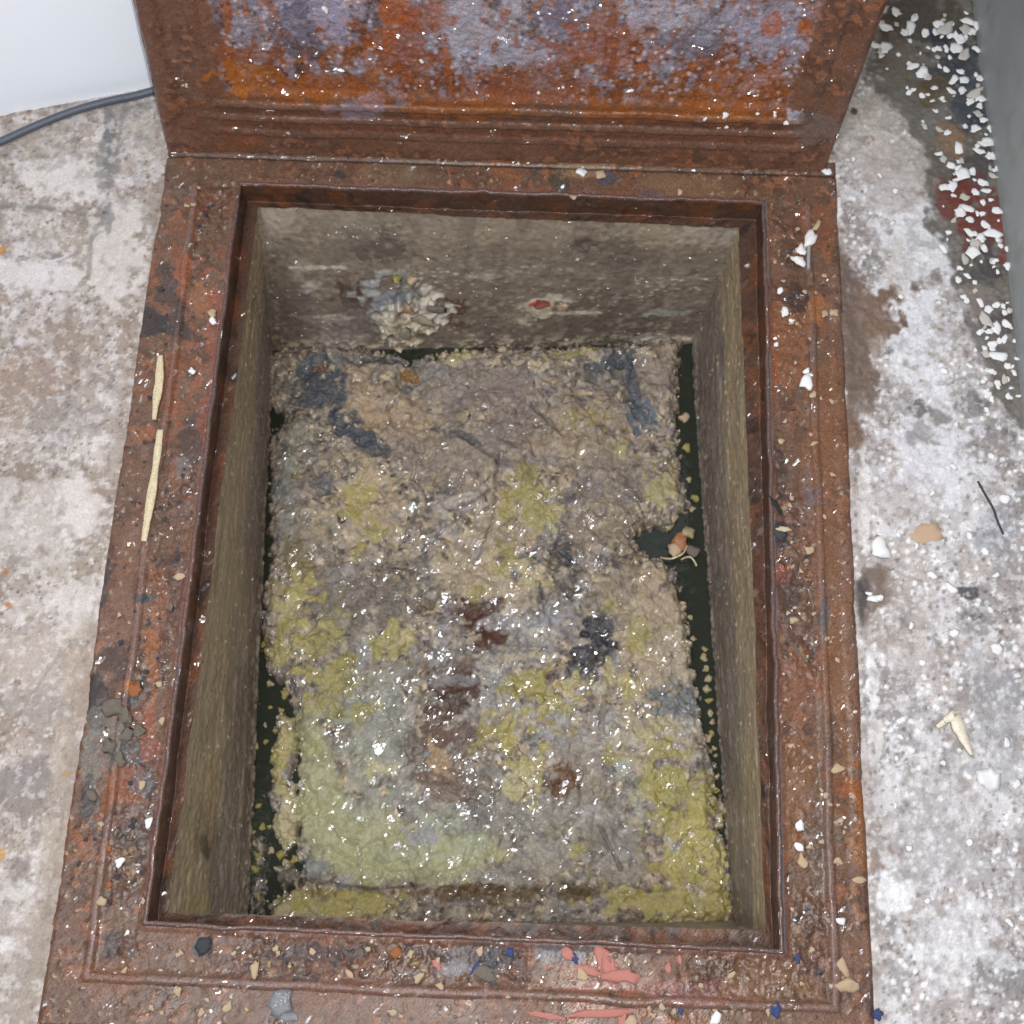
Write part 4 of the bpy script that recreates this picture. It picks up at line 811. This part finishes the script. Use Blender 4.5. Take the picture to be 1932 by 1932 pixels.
# crumbs lying on the rusty frame --------------------------------------------------
G3 = 'small pale crumbs scattered on the rusty frame'
spots = [(1523, 722, 14, 'w'), (1522, 700, 6, 'w'), (1532, 708, 5, 'w'), (1534, 745, 8, 'p'), (1480, 588, 10, 'w'), (1472, 548, 7, 'w'), (1556, 592, 9, 'p'), (1574, 590, 10, 'p'), (1478, 530, 4, 'p'), (1494, 605, 5, 'w'),
         (1536, 836, 6, 'p'), (1474, 832, 7, 'p'), (1465, 650, 5, 'w'), (1556, 975, 4, 'p'), (1527, 1038, 10, 'p'), (1494, 940, 5, 'p'), (1557, 1205, 4, 'p'), (1497, 1170, 7, 'p'), (1580, 1450, 10, 'p'), (1558, 1500, 6, 'p'),
         (1510, 1558, 9, 'w'), (1508, 1598, 8, 'w'), (1514, 1625, 12, 'p'), (1583, 1580, 8, 'g'), (1582, 1625, 7, 'p'), (1587, 1738, 7, 'w'), (1590, 1825, 12, 'p'), (1600, 1860, 18, 'p'), (1495, 1715, 4, 'p'), (1622, 1660, 9, 'p'),
         (1098, 325, 12, 'w'), (1133, 330, 12, 'p'), (1082, 372, 6, 'p'), (1283, 362, 6, 'p'), (1500, 292, 9, 'p'), (1516, 300, 9, 'p'), (1560, 323, 10, 'w'), (1535, 300, 6, 'p'), (1556, 520, 6, 'p'), (1505, 432, 5, 'p'), (1610, 300, 5, 'w'),
         (365, 386, 5, 'p'), (352, 388, 5, 'p'), (400, 590, 10, 'p'), (402, 605, 8, 'w'), (338, 1088, 9, 'p'), (320, 1145, 9, 'g'), (362, 700, 8, 'w'), (225, 1430, 6, 'p'), (305, 1360, 6, 'p'), (280, 1552, 8, 'w'), (270, 1700, 5, 'p'),
         (190, 1700, 9, 'p'), (205, 1670, 6, 'o'), (240, 1760, 5, 'w'), (285, 1900, 5, 'p'), (226, 1627, 8, 'w'), (268, 1480, 7, 'p'), (480, 1830, 10, 'p'), (520, 1790, 6, 'p'), (590, 1795, 6, 'p'), (660, 1838, 7, 'p'), (740, 1910, 8, 'p'),
         (775, 1800, 7, 'p'), (790, 1845, 8, 'p'), (830, 1860, 6, 'p'), (1098, 1840, 10, 'p'), (1190, 1935, 16, 'p'), (1350, 1920, 10, 'w'), (1380, 1840, 6, 'p'), (1450, 1910, 6, 'p'), (335, 1870, 9, 'p'), (380, 1910, 6, 'p'), (430, 1900, 8, 'p'),
         (745, 186, 0, 'w'), (1545, 405, 0, 'p'), (300, 1290, 6, 'p'), (315, 870, 0, 'p'), (225, 1160, 5, 'p'), (190, 1555, 6, 'p'), (205, 1600, 6, 'o'), (520, 1880, 5, 'p'), (905, 1795, 7, 'p'), (960, 1880, 5, 'p'), (1250, 1900, 6, 'p')]
def zone(u, v):
    if v > 1765: return 'on the front of the frame, ' + ('left part' if u < 650 else ('middle part' if u < 1150 else 'right part'))
    if v < 380 and u > 450: return 'on the back strip of the frame under the lid'
    sd_ = 'left' if u < 800 else 'right'
    return f'on the {sd_} side of the frame, ' + ('far end' if v < 620 else ('upper middle' if v < 1000 else ('lower middle' if v < 1400 else 'near end')))
def zlab(c, u, v, r): return f"{'larger' if r > 8.5 else 'small'} {c} crumb {zone(u, v)}"
mm = {'w': M_flake, 'p': M_crumb, 'g': M_lump, 'o': M_orange}
for n_, (uu, vv, rr, k) in enumerate(spots):
    if rr <= 0: continue
    put('crumb', 'c', n_*3, mm[k], uu, vv, rr*.85, .0016, zlab('white' if k == 'w' else 'pale tan', uu, vv, rr) if k in 'wp' else ('dull grey crumb stuck to the wet rusty frame' if k == 'g' else 'small orange chip stuck to the wet rusty frame, left side'), 'crumb',
        G3 if k in 'wp' else G3+(' (grey)' if k == 'g' else ' (orange)'), flat=.55, ell=random.uniform(.85, 1.25))
def onframe(n, side):
    if side == 0: v = random.uniform(520, 1740); u = np.interp(v, [288, 1932], [312, 90])+random.uniform(10, 130); return u, v
    if side == 1: v = random.uniform(480, 1800); u = np.interp(v, [400, 1775], [1450, 1485])+random.uniform(5, 120); return u, v
    return random.uniform(230, 1560), random.uniform(1790, 1925)
def onlid():
    s = random.uniform(.09, LW-.07); t = random.uniform(.07, .22); return s, t
for n_ in range(130):
    uu, vv = onframe(n_, n_ % 3)
    put('grit', 'c', n_, M_crumb if n_ % 3 else M_char, uu, vv, random.uniform(2, 4.5), .0012, ('tiny pale grit speck ' if n_ % 3 else 'tiny charcoal grit speck ')+zone(uu, vv), 'grit',
        'specks of pale grit on the rusty frame' if n_ % 3 else 'specks of charcoal grit on the rusty frame', flat=.6)
# white specks on the lid
G4 = 'white specks stuck to the inside of the lid'
def lidput(u, v, r, i):
    c = np.array([u-966, 966-v, -F]); d = M.T@c; o3 = LA+ln*(-.004 if v < 215 else .003); t = np.dot(o3-CAM, ln)/np.dot(d, ln); p = CAM+t*d
    key = ('speck', 'c', i % 8, 'w')
    if key not in protos:
        me = CR[i % 8].copy(); me.name = 'white_speck'; me.materials.clear(); me.materials.append(M_white); o = bpy.data.objects.new('white_speck', me); protos[key] = o
    else: o = protos[key].copy()
    sc.collection.objects.link(o); o.location = p; R = r*PXM*.9; o.scale = (R, R, R); o.rotation_euler = (1.2, 0, random.uniform(0, 6))
    tag(o, 'small white speck stuck to the wet inside of the rusty lid', 'speck', G4)
for n_, (uu, vv, rr) in enumerate([(613, 18, 9), (750, 188, 10), (795, 115, 8), (1145, 208, 8), (1192, 170, 5), (1318, 195, 6), (1315, 212, 7), (1330, 225, 6), (1368, 218, 8), (1016, 175, 6), (1483, 232, 7), (1370, 240, 5), (1275, 203, 5), (1062, 165, 5),
                                    (985, 200, 5), (1462, 218, 6), (1430, 215, 5), (1555, 135, 6), (1590, 60, 5), (1465, 195, 4), (1490, 160, 5), (1340, 150, 4), (700, 110, 5), (900, 175, 4)]):
    lidput(uu, vv, rr*.8, n_)

# pink, blue, black plastic bits on the front of the frame
def chip(name, mat, u, v, ru, rv, rot, label, cat, seed, z=.0015, thick=.9):
    me = flake_mesh(seed, name, curl=.1, n=14); o = link(name, me, mat, None, U(u, v, z)); o.scale = (ru*PXM, rv*PXM, min(ru, rv)*PXM*thick)
    o.rotation_euler = (random.uniform(-.06, .06), random.uniform(-.06, .06), math.radians(rot)); return tag(o, label, cat)
chip('pink_scrap', M_pink, 1137, 1805, 14, 24, 10, 'salmon pink scrap, upper end of the bent strip on the front of the frame', 'scrap', 41)
chip('pink_scrap', M_pink, 1152, 1830, 14, 28, 8, 'salmon pink scrap in the middle of the bent strip on the front of the frame', 'scrap', 42, .0025)
chip('pink_scrap', M_pink, 1177, 1842, 34, 13, 3, 'widest bright salmon pink scrap on the front of the frame, lying crosswise', 'scrap', 43, .0035)
chip('pink_scrap', M_pink, 1072, 1798, 10, 16, 35, 'small salmon pink scrap right of a blue fragment near the inner rim', 'scrap', 44)
chip('pink_scrap', M_pink, 1110, 1832, 26, 10, -10, 'dull brownish pink scrap left of the bent pink strip', 'scrap', 45, .001)
chip('pink_scrap', M_pink, 824, 1820, 7, 12, 30, 'tiny pink scrap on the front of the frame, well left of the others', 'scrap', 46)
chip('pink_scrap', M_pink, 1140, 1912, 62, 9, 6, 'long thin salmon pink strip at the bottom edge of the picture', 'scrap', 47, .002)
chip('pink_scrap', M_pink, 1030, 1916, 40, 6, -6, 'thin faded pink strip left of the long pink strip at the bottom', 'scrap', 48, .001)
chip('pink_scrap', M_pink, 1174, 1925, 8, 16, 0, 'short pink scrap hanging from the right end of the long pink strip', 'scrap', 50, .001)
chip('pink_scrap', M_pink, 1262, 1827, 6, 9, 0, 'tiny pink fleck right of the wide pink scrap', 'scrap', 49)
chip('pink_scrap', M_pink, 1283, 1810, 5, 9, 10, 'tiny pink fleck near the inner rim, rightmost of the pink bits', 'scrap', 58)
chip('blue_fragment', M_blue, 1084, 1808, 6, 12, 25, 'small blue fragment between two pink scraps', 'fragment', 51)
chip('blue_fragment', M_blue, 962, 1797, 8, 9, 40, 'small blue fragment near the front inner rim, middle of the frame', 'fragment', 52)
chip('blue_fragment', M_blue, 896, 1826, 4, 14, -35, 'thin blue sliver on the front of the frame left of centre', 'fragment', 53)
chip('blue_fragment', M_blue, 1506, 1810, 5, 10, 15, 'tiny blue fragment near the front right corner of the opening', 'fragment', 54)
chip('blue_fragment', M_blue, 1462, 1905, 10, 14, 0, 'dark blue fragment at the bottom edge, right of centre', 'fragment', 55)
chip('blue_fragment', M_blue, 1655, 1915, 9, 10, 0, 'blue fragment at the lower right corner of the frame', 'fragment', 56)
chip('blue_fragment', M_blue, 1284, 1905, 5, 8, 0, 'faint tiny blue fragment at the bottom edge between pink strip and right corner', 'fragment', 57)
chip('orange_chip', M_orange, 748, 1798, 12, 10, 0, 'orange rust chip on the front of the frame', 'chip', 59)
chip('orange_chip', M_orange, 252, 1302, 16, 14, 20, 'bright orange rust chip above the grey lump on the left of the frame', 'chip', 60)
chip('grey_chip', M_lump, 912, 1836, 24, 12, -15, 'flat grey chip on the front of the frame left of the pink scraps', 'chip', 61)
chip('black_chip', M_black, 1463, 952, 6, 24, 30, 'thin black sliver on the right side of the frame', 'chip', 62, .003)
chip('black_chip', M_char, 382, 1785, 15, 18, 0, 'charcoal chip below the lower left corner of the opening', 'chip', 63)
chip('black_chip', M_char, 1472, 1005, 15, 18, 0, 'charcoal lump on the right side of the frame below the black sliver', 'chip', 64, .001)
chip('silver_film', M_foil, 526, 1893, 26, 22, 20, 'crumpled silvery film glinting at the bottom left of the frame', 'film', 65, .003, .5)
chip('silver_film', M_foil, 545, 1918, 22, 12, 0, 'dull flat piece of film just under the crumpled silvery film', 'film', 66, .001, .4)
chip('cream_splinter', M_cream, 1560, 1058, 0.1, .1, 0, 'x', 'x', 67) if False else None
chip('cream_chip', M_cream, 1479, 998, 17, 5, -3, 'narrow cream sliver lying across the right side of the frame', 'sliver', 68, .003)
chip('tan_chip', M_tan, 1748, 1008, 34, 22, 8, 'flat tan chip with ridges lying on the concrete right of the frame', 'chip', 69, .001, .25)
# grey lump of mortar on the left of the frame
for k, (u_, v_, r_, lb) in enumerate([(215, 1335, 26, 'largest grey mortar lump on the left of the frame below the orange chip'), (235, 1352, 16, 'grey mortar lump tucked against the lower right of the largest one'),
                                     (238, 1305+80, 14, 'grey mortar crumb just under the two big lumps'), (205, 1408, 17, 'grey mortar lump at the outer left edge of the frame'), (225, 1432, 13, 'pale mortar crumb, lowest of the grey ones'),
                                     (172, 1500, 12, 'cream mortar crumb at the far left edge of the frame'), (262, 1378, 13, 'grey mortar crumb nearest to the inner rim')]):
    put('mortar_lump', 'c', k+2, M_lump, u_, v_, r_*.72, .003, lb, 'lump', flat=.6)
# straw on the left of the frame
def strip(name, pts, wds, mat, label, cat, z=.003, thick=.0016, seed=0, group=None):
    rs = np.random.RandomState(seed); P3 = np.array([U(a, b, z) for a, b in pts]); d = np.r_[0, np.cumsum(np.linalg.norm(np.diff(P3, axis=0), axis=1))]
    n = 60; q = np.linspace(0, d[-1], n); C3 = np.stack([np.interp(q, d, P3[:, k]) for k in range(3)], 1); W = np.interp(q, d, np.array(wds)*PXM)*(1+np.convolve(rs.uniform(-.45, .45, n+8), np.ones(9)/9, 'valid'))
    T = np.gradient(C3, axis=0); T /= np.linalg.norm(T, axis=1)[:, None]; Nn = np.stack([-T[:, 1], T[:, 0], 0*T[:, 0]], 1)
    zt = .0005*np.sin(q*60+seed); V = []
    for k in range(n):
        for (a, b) in ((-1, 0), (-.8, 1), (.8, 1.1), (1, 0)): p = C3[k]+Nn[k]*a*W[k]/2; V.append((p[0], p[1], p[2]+b*thick+zt[k]))
    Fc = []
    for k in range(n-1):
        for j in range(4): a = k*4+j; b = k*4+(j+1) % 4; Fc.append((a, b, b+4, a+4))
    V = np.array(V); ctr = V.mean(0); Fc += [(3, 2, 1, 0), ((n-1)*4, (n-1)*4+1, (n-1)*4+2, (n-1)*4+3)]
    o = link(name, mesh(name, V-ctr, Fc, smooth=False), mat, None, ctr); return tag(o, label, cat, group)
strip('straw', [(323, 711), (320, 760), (308, 832)], [16, 20, 10], M_cream, 'short cream straw piece, upper of two on the left of the frame', 'straw', seed=1) if False else None
strip('straw', [(303, 672), (301, 720), (294, 762), (291, 792)], [13, 17, 15, 8], M_cream, 'shorter cream straw piece, upper of two on the left of the frame', 'straw', seed=1)
strip('straw', [(303, 812), (296, 865), (288, 920), (278, 985), (272, 1022)], [14, 15, 17, 14, 10], M_cream, 'longer cream straw piece, lower of two on the left of the frame', 'straw', seed=2)
strip('peel', [(1780, 1360), (1800, 1352), (1818, 1395), (1832, 1425)], [10, 24, 18, 4], M_peel, 'cream vegetable peel lying bent on the concrete at the right', 'peel', z=.002, thick=.003, seed=3)
strip('peel', [(1768, 1372), (1790, 1356)], [8, 12], M_peel, 'small cream sliver beside the upper end of the bent peel', 'peel', z=.001, seed=4)
# twig
def tube(name, pts, r, mat, label, cat, z=None, res=10, kind=None):
    cu = bpy.data.curves.new(name, 'CURVE'); cu.dimensions = '3D'; cu.bevel_depth = r; cu.bevel_resolution = 4; cu.use_fill_caps = True
    sp = cu.splines.new('NURBS'); sp.points.add(len(pts)-1); sp.order_u = 3; sp.use_endpoint_u = True
    o3 = np.array(pts[0])
    for k, p in enumerate(pts): sp.points[k].co = (*(np.array(p)-o3), 1)
    tmp = bpy.data.objects.new(name, cu); sc.collection.objects.link(tmp)
    dg = bpy.context.evaluated_depsgraph_get(); me = bpy.data.meshes.new_from_object(tmp.evaluated_get(dg)); bpy.data.objects.remove(tmp)
    for p in me.polygons: p.use_smooth = True
    me.name = name; o = link(name, me, mat, None, o3); return tag(o, label, cat)
tube('twig', [U(1845, 908, .003), U(1858, 932, .003), U(1875, 960, .0025), U(1882, 985, .002), U(1893, 1008, .002)], .0011, M_twig, 'thin dark curved twig on the concrete at the right', 'twig')
tube('cable', [U(-140, 318, .006), U(-20, 278, .006), U(60, 240, .006), U(140, 208, .006), U(215, 188, .006), U(262, 180, .007), U(330, 158, .008), U(420, 120, .009)], .0042, M_cable, 'dark grey cable lying on the floor in front of the white wall', 'cable')
# white paste and pin on the right of the frame
for k, (u_, v_, r_, e_, rt, lb) in enumerate([(1528, 450, 19, 1.5, 65, 'thick white paste blob, upper end of the white streak on the right of the frame'), (1511, 472, 15, 1.1, 80, 'white paste blob in the middle of the white streak'),
                                         (1508, 492, 13, 1.3, -15, 'small white paste blob at the lower end of the white streak'), (1541, 425, 10, 1.5, 65, 'tan tipped blob above the white paste streak')]):
    put('paste_blob', 'c', k+1, M_white if k < 3 else M_crumb, u_, v_, r_*.8, .003, lb, 'paste', rot=rt, ell=e_, flat=.6)
tube('pin', [U(1526, 465, .004), U(1525, 508, .004)], .0018, M_pin, 'short grey pin standing out below the white paste on the frame', 'pin')
# granules floating in the dark gaps
G5 = 'floating fat granules along the right-hand gap'; G6 = 'floating fat granules along the left-hand gap'
zf = ZW+.001
for n_, (u_, v_, r_) in enumerate([(1296, 845, 8), (1328, 1240, 8), (1332, 1262, 7), (1330, 1225, 5), (1336, 1280, 7), (1334, 1300, 8), (1338, 1322, 6), (1340, 1345, 6), (1344, 1362, 5), (1343, 1384, 6), (1336, 1392, 9), (1348, 1412, 4), (1350, 1425, 4),
                                    (1348, 1446, 4), (1352, 1466, 5), (1350, 1492, 6), (1340, 1530, 9), (1352, 1548, 11), (1334, 1545, 7), (1346, 1572, 8), (1356, 1590, 7), (1362, 1606, 9), (1366, 1630, 9), (1370, 1655, 7), (1372, 1680, 8),
                                    (1330, 1515, 6), (1350, 1640, 7), (1376, 1706, 6), (1302, 1165, 5), (1308, 1205, 6), (1336, 1610, 7), (1374, 1580, 4), (1300, 905, 5), (1312, 940, 8), (1306, 960, 7)]):
    put('fat_granule', 'c', n_, M_beige if n_ % 3 else M_yel, u_, v_, r_*.9, zf, ('beige' if n_ % 3 else 'yellow')+' fat granule floating in the dark gap right of the grease, '+('upper part' if v_ < 1000 else 'middle part' if v_ < 1400 else 'lower part'), 'fat granule', G5, flat=.8)
put('fat_granule', 'c', 2, M_crumb, 1291, 788, 10, zf, 'round pinkish granule floating alone at the top of the right-hand gap', 'fat granule')
put('fat_granule', 'c', 5, M_yel, 1297, 795+47, 0.01, zf, 'x', 'x') if False else None
for n_, (u_, v_, r_) in enumerate([(480, 1405, 7), (502, 1400, 5), (520, 1378, 6), (500, 1368, 4), (488, 1520, 5), (495, 1560, 6), (485, 1590, 9), (488, 1615, 9), (482, 1640, 7), (488, 1675, 8), (490, 1705, 9), (484, 1735, 6), (540, 1630, 8), (556, 1622, 7), (545, 1645, 6),
                                    (512, 1605, 7), (530, 1612, 8), (552, 1660, 7), (540, 1700, 7), (528, 1735, 8), (498, 1215, 6), (510, 1290, 6), (506, 1240, 5), (530, 1340, 6), (516, 1430, 7), (510, 1335, 4), (505, 1180, 5), (500, 1665, 4), (478, 1570, 4), (538, 1310, 8), (525, 1500, 7), (508, 1560, 5)]):
    put('fat_granule', 'c', n_+3, M_yel if n_ % 3 else M_beige, u_, v_, r_*.9, zf, ('yellow' if n_ % 3 else 'beige')+' fat granule floating in the dark gap left of the grease, '+('upper part' if v_ < 1350 else 'middle part' if v_ < 1600 else 'lower part'), 'fat granule', G6, flat=.8)
G7 = 'yellow fat granules along the back edge of the grease'
for n_, (u_, v_, r_) in enumerate([(748, 690, 7), (775, 698, 6), (785, 688, 7), (812, 680, 9), (835, 676, 8), (857, 678, 11), (880, 672, 8), (900, 670, 9), (925, 675, 6), (1000, 672, 7), (1040, 676, 8), (1075, 672, 8), (1100, 680, 9), (1135, 676, 8), (640, 800, 8), (548, 790, 8)]):
    put('fat_granule', 'c', n_, M_yel if n_ % 2 else M_beige, u_, v_, r_, ZW+.006, 'yellow fat granule at the back edge of the grease layer', 'fat granule', G7, flat=.7)
# two crumbs stuck on the back wall ledge of scale
def onback(name, mat, u, v, r, label, cat, idx, mul=(1, 1, 1)):
    a = T4[0]; n = np.cross(T4[1]-T4[0], B4[0]-T4[0]); n /= np.linalg.norm(n); c = np.array([u-966, 966-v, -F]); d = M.T@c; t = np.dot(a-CAM, n)/np.dot(d, n); p = CAM+t*d
    if n[1] > 0: n = -n
    p = p+n*.002; me = CR[idx].copy(); me.name = name; o = link(name, me, mat, None, p); R = r*PXM*1.1; o.scale = (R*mul[0], R*mul[1], R*mul[2]); return tag(o, label, cat)
onback('crumb', M_yel, 749, 524, 10, 'yellowish round crumb stuck on the back wall, left of a pair', 'crumb', 1)
onback('crumb', M_crumb, 778, 526, 10, 'cream round crumb stuck on the back wall, right of a pair', 'crumb', 2)
onback('fat_lump', M_crust, 800, 602, 17, 'largest pale fat lump stuck to the back wall of the tank', 'fat lump', 3, (1.1, .5, 1))
onback('fat_lump', M_lump, 822, 580, 15, 'greyish fat lump at the upper right of the stuck patch on the back wall', 'fat lump', 4, (1.2, .5, .9))
onback('fat_lump', M_crust, 766, 628, 16, 'pale fat lump hanging lowest on the back wall just above the grease', 'fat lump', 5, (.9, .5, 1.5))
onback('red_shred', plain('red_shred', '7c3a32', .4), 1022, 572, 8, 'thin red shred stuck to the back wall right of the fat lumps', 'shred', 0, (1.6, 1, .4))
# debris caught by the hole on the right
put('food_bit', 'c', 1, plain('orange_food', 'a87350', .35), 1284, 1020, 16, ZW+.006, 'round orange food bit beside the dark hole in the grease', 'food scrap', flat=.8)
put('food_bit', 'c', 4, M_crumb, 1272, 1038, 12, ZW+.006, 'cream ring-like food bit under the orange one beside the dark hole', 'food scrap', flat=.8)
put('food_bit', 'c', 6, M_beige, 1262, 985, 14, ZW+.006, 'beige food bit above the dark hole in the grease', 'food scrap', flat=.8)
put('food_bit', 'c', 2, M_beige, 1300, 1005, 12, ZW+.008, 'beige food bit stuck to the right wall at the dark hole', 'food scrap', flat=.8)
put('food_bit', 'c', 3, M_lump, 1308, 1040, 10, ZW+.01, 'grey food bit stuck lowest on the right wall at the dark hole', 'food scrap', flat=.8)
tube('sprout', [U(1246, 1052, ZW+.006), U(1262, 1056, ZW+.01), U(1280, 1050, ZW+.012), U(1292, 1042, ZW+.013), U(1296, 1030, ZW+.013)], .0012, M_beige, 'thin pale curled sprout hanging into the dark hole in the grease', 'sprout')
tube('sprout', [U(1285, 1056, ZW+.008), U(1298, 1048, ZW+.012), U(1310, 1056, ZW+.012), U(1314, 1068, ZW+.010)], .0011, M_beige, 'second pale sprout, nearer to the right wall of the tank', 'sprout')
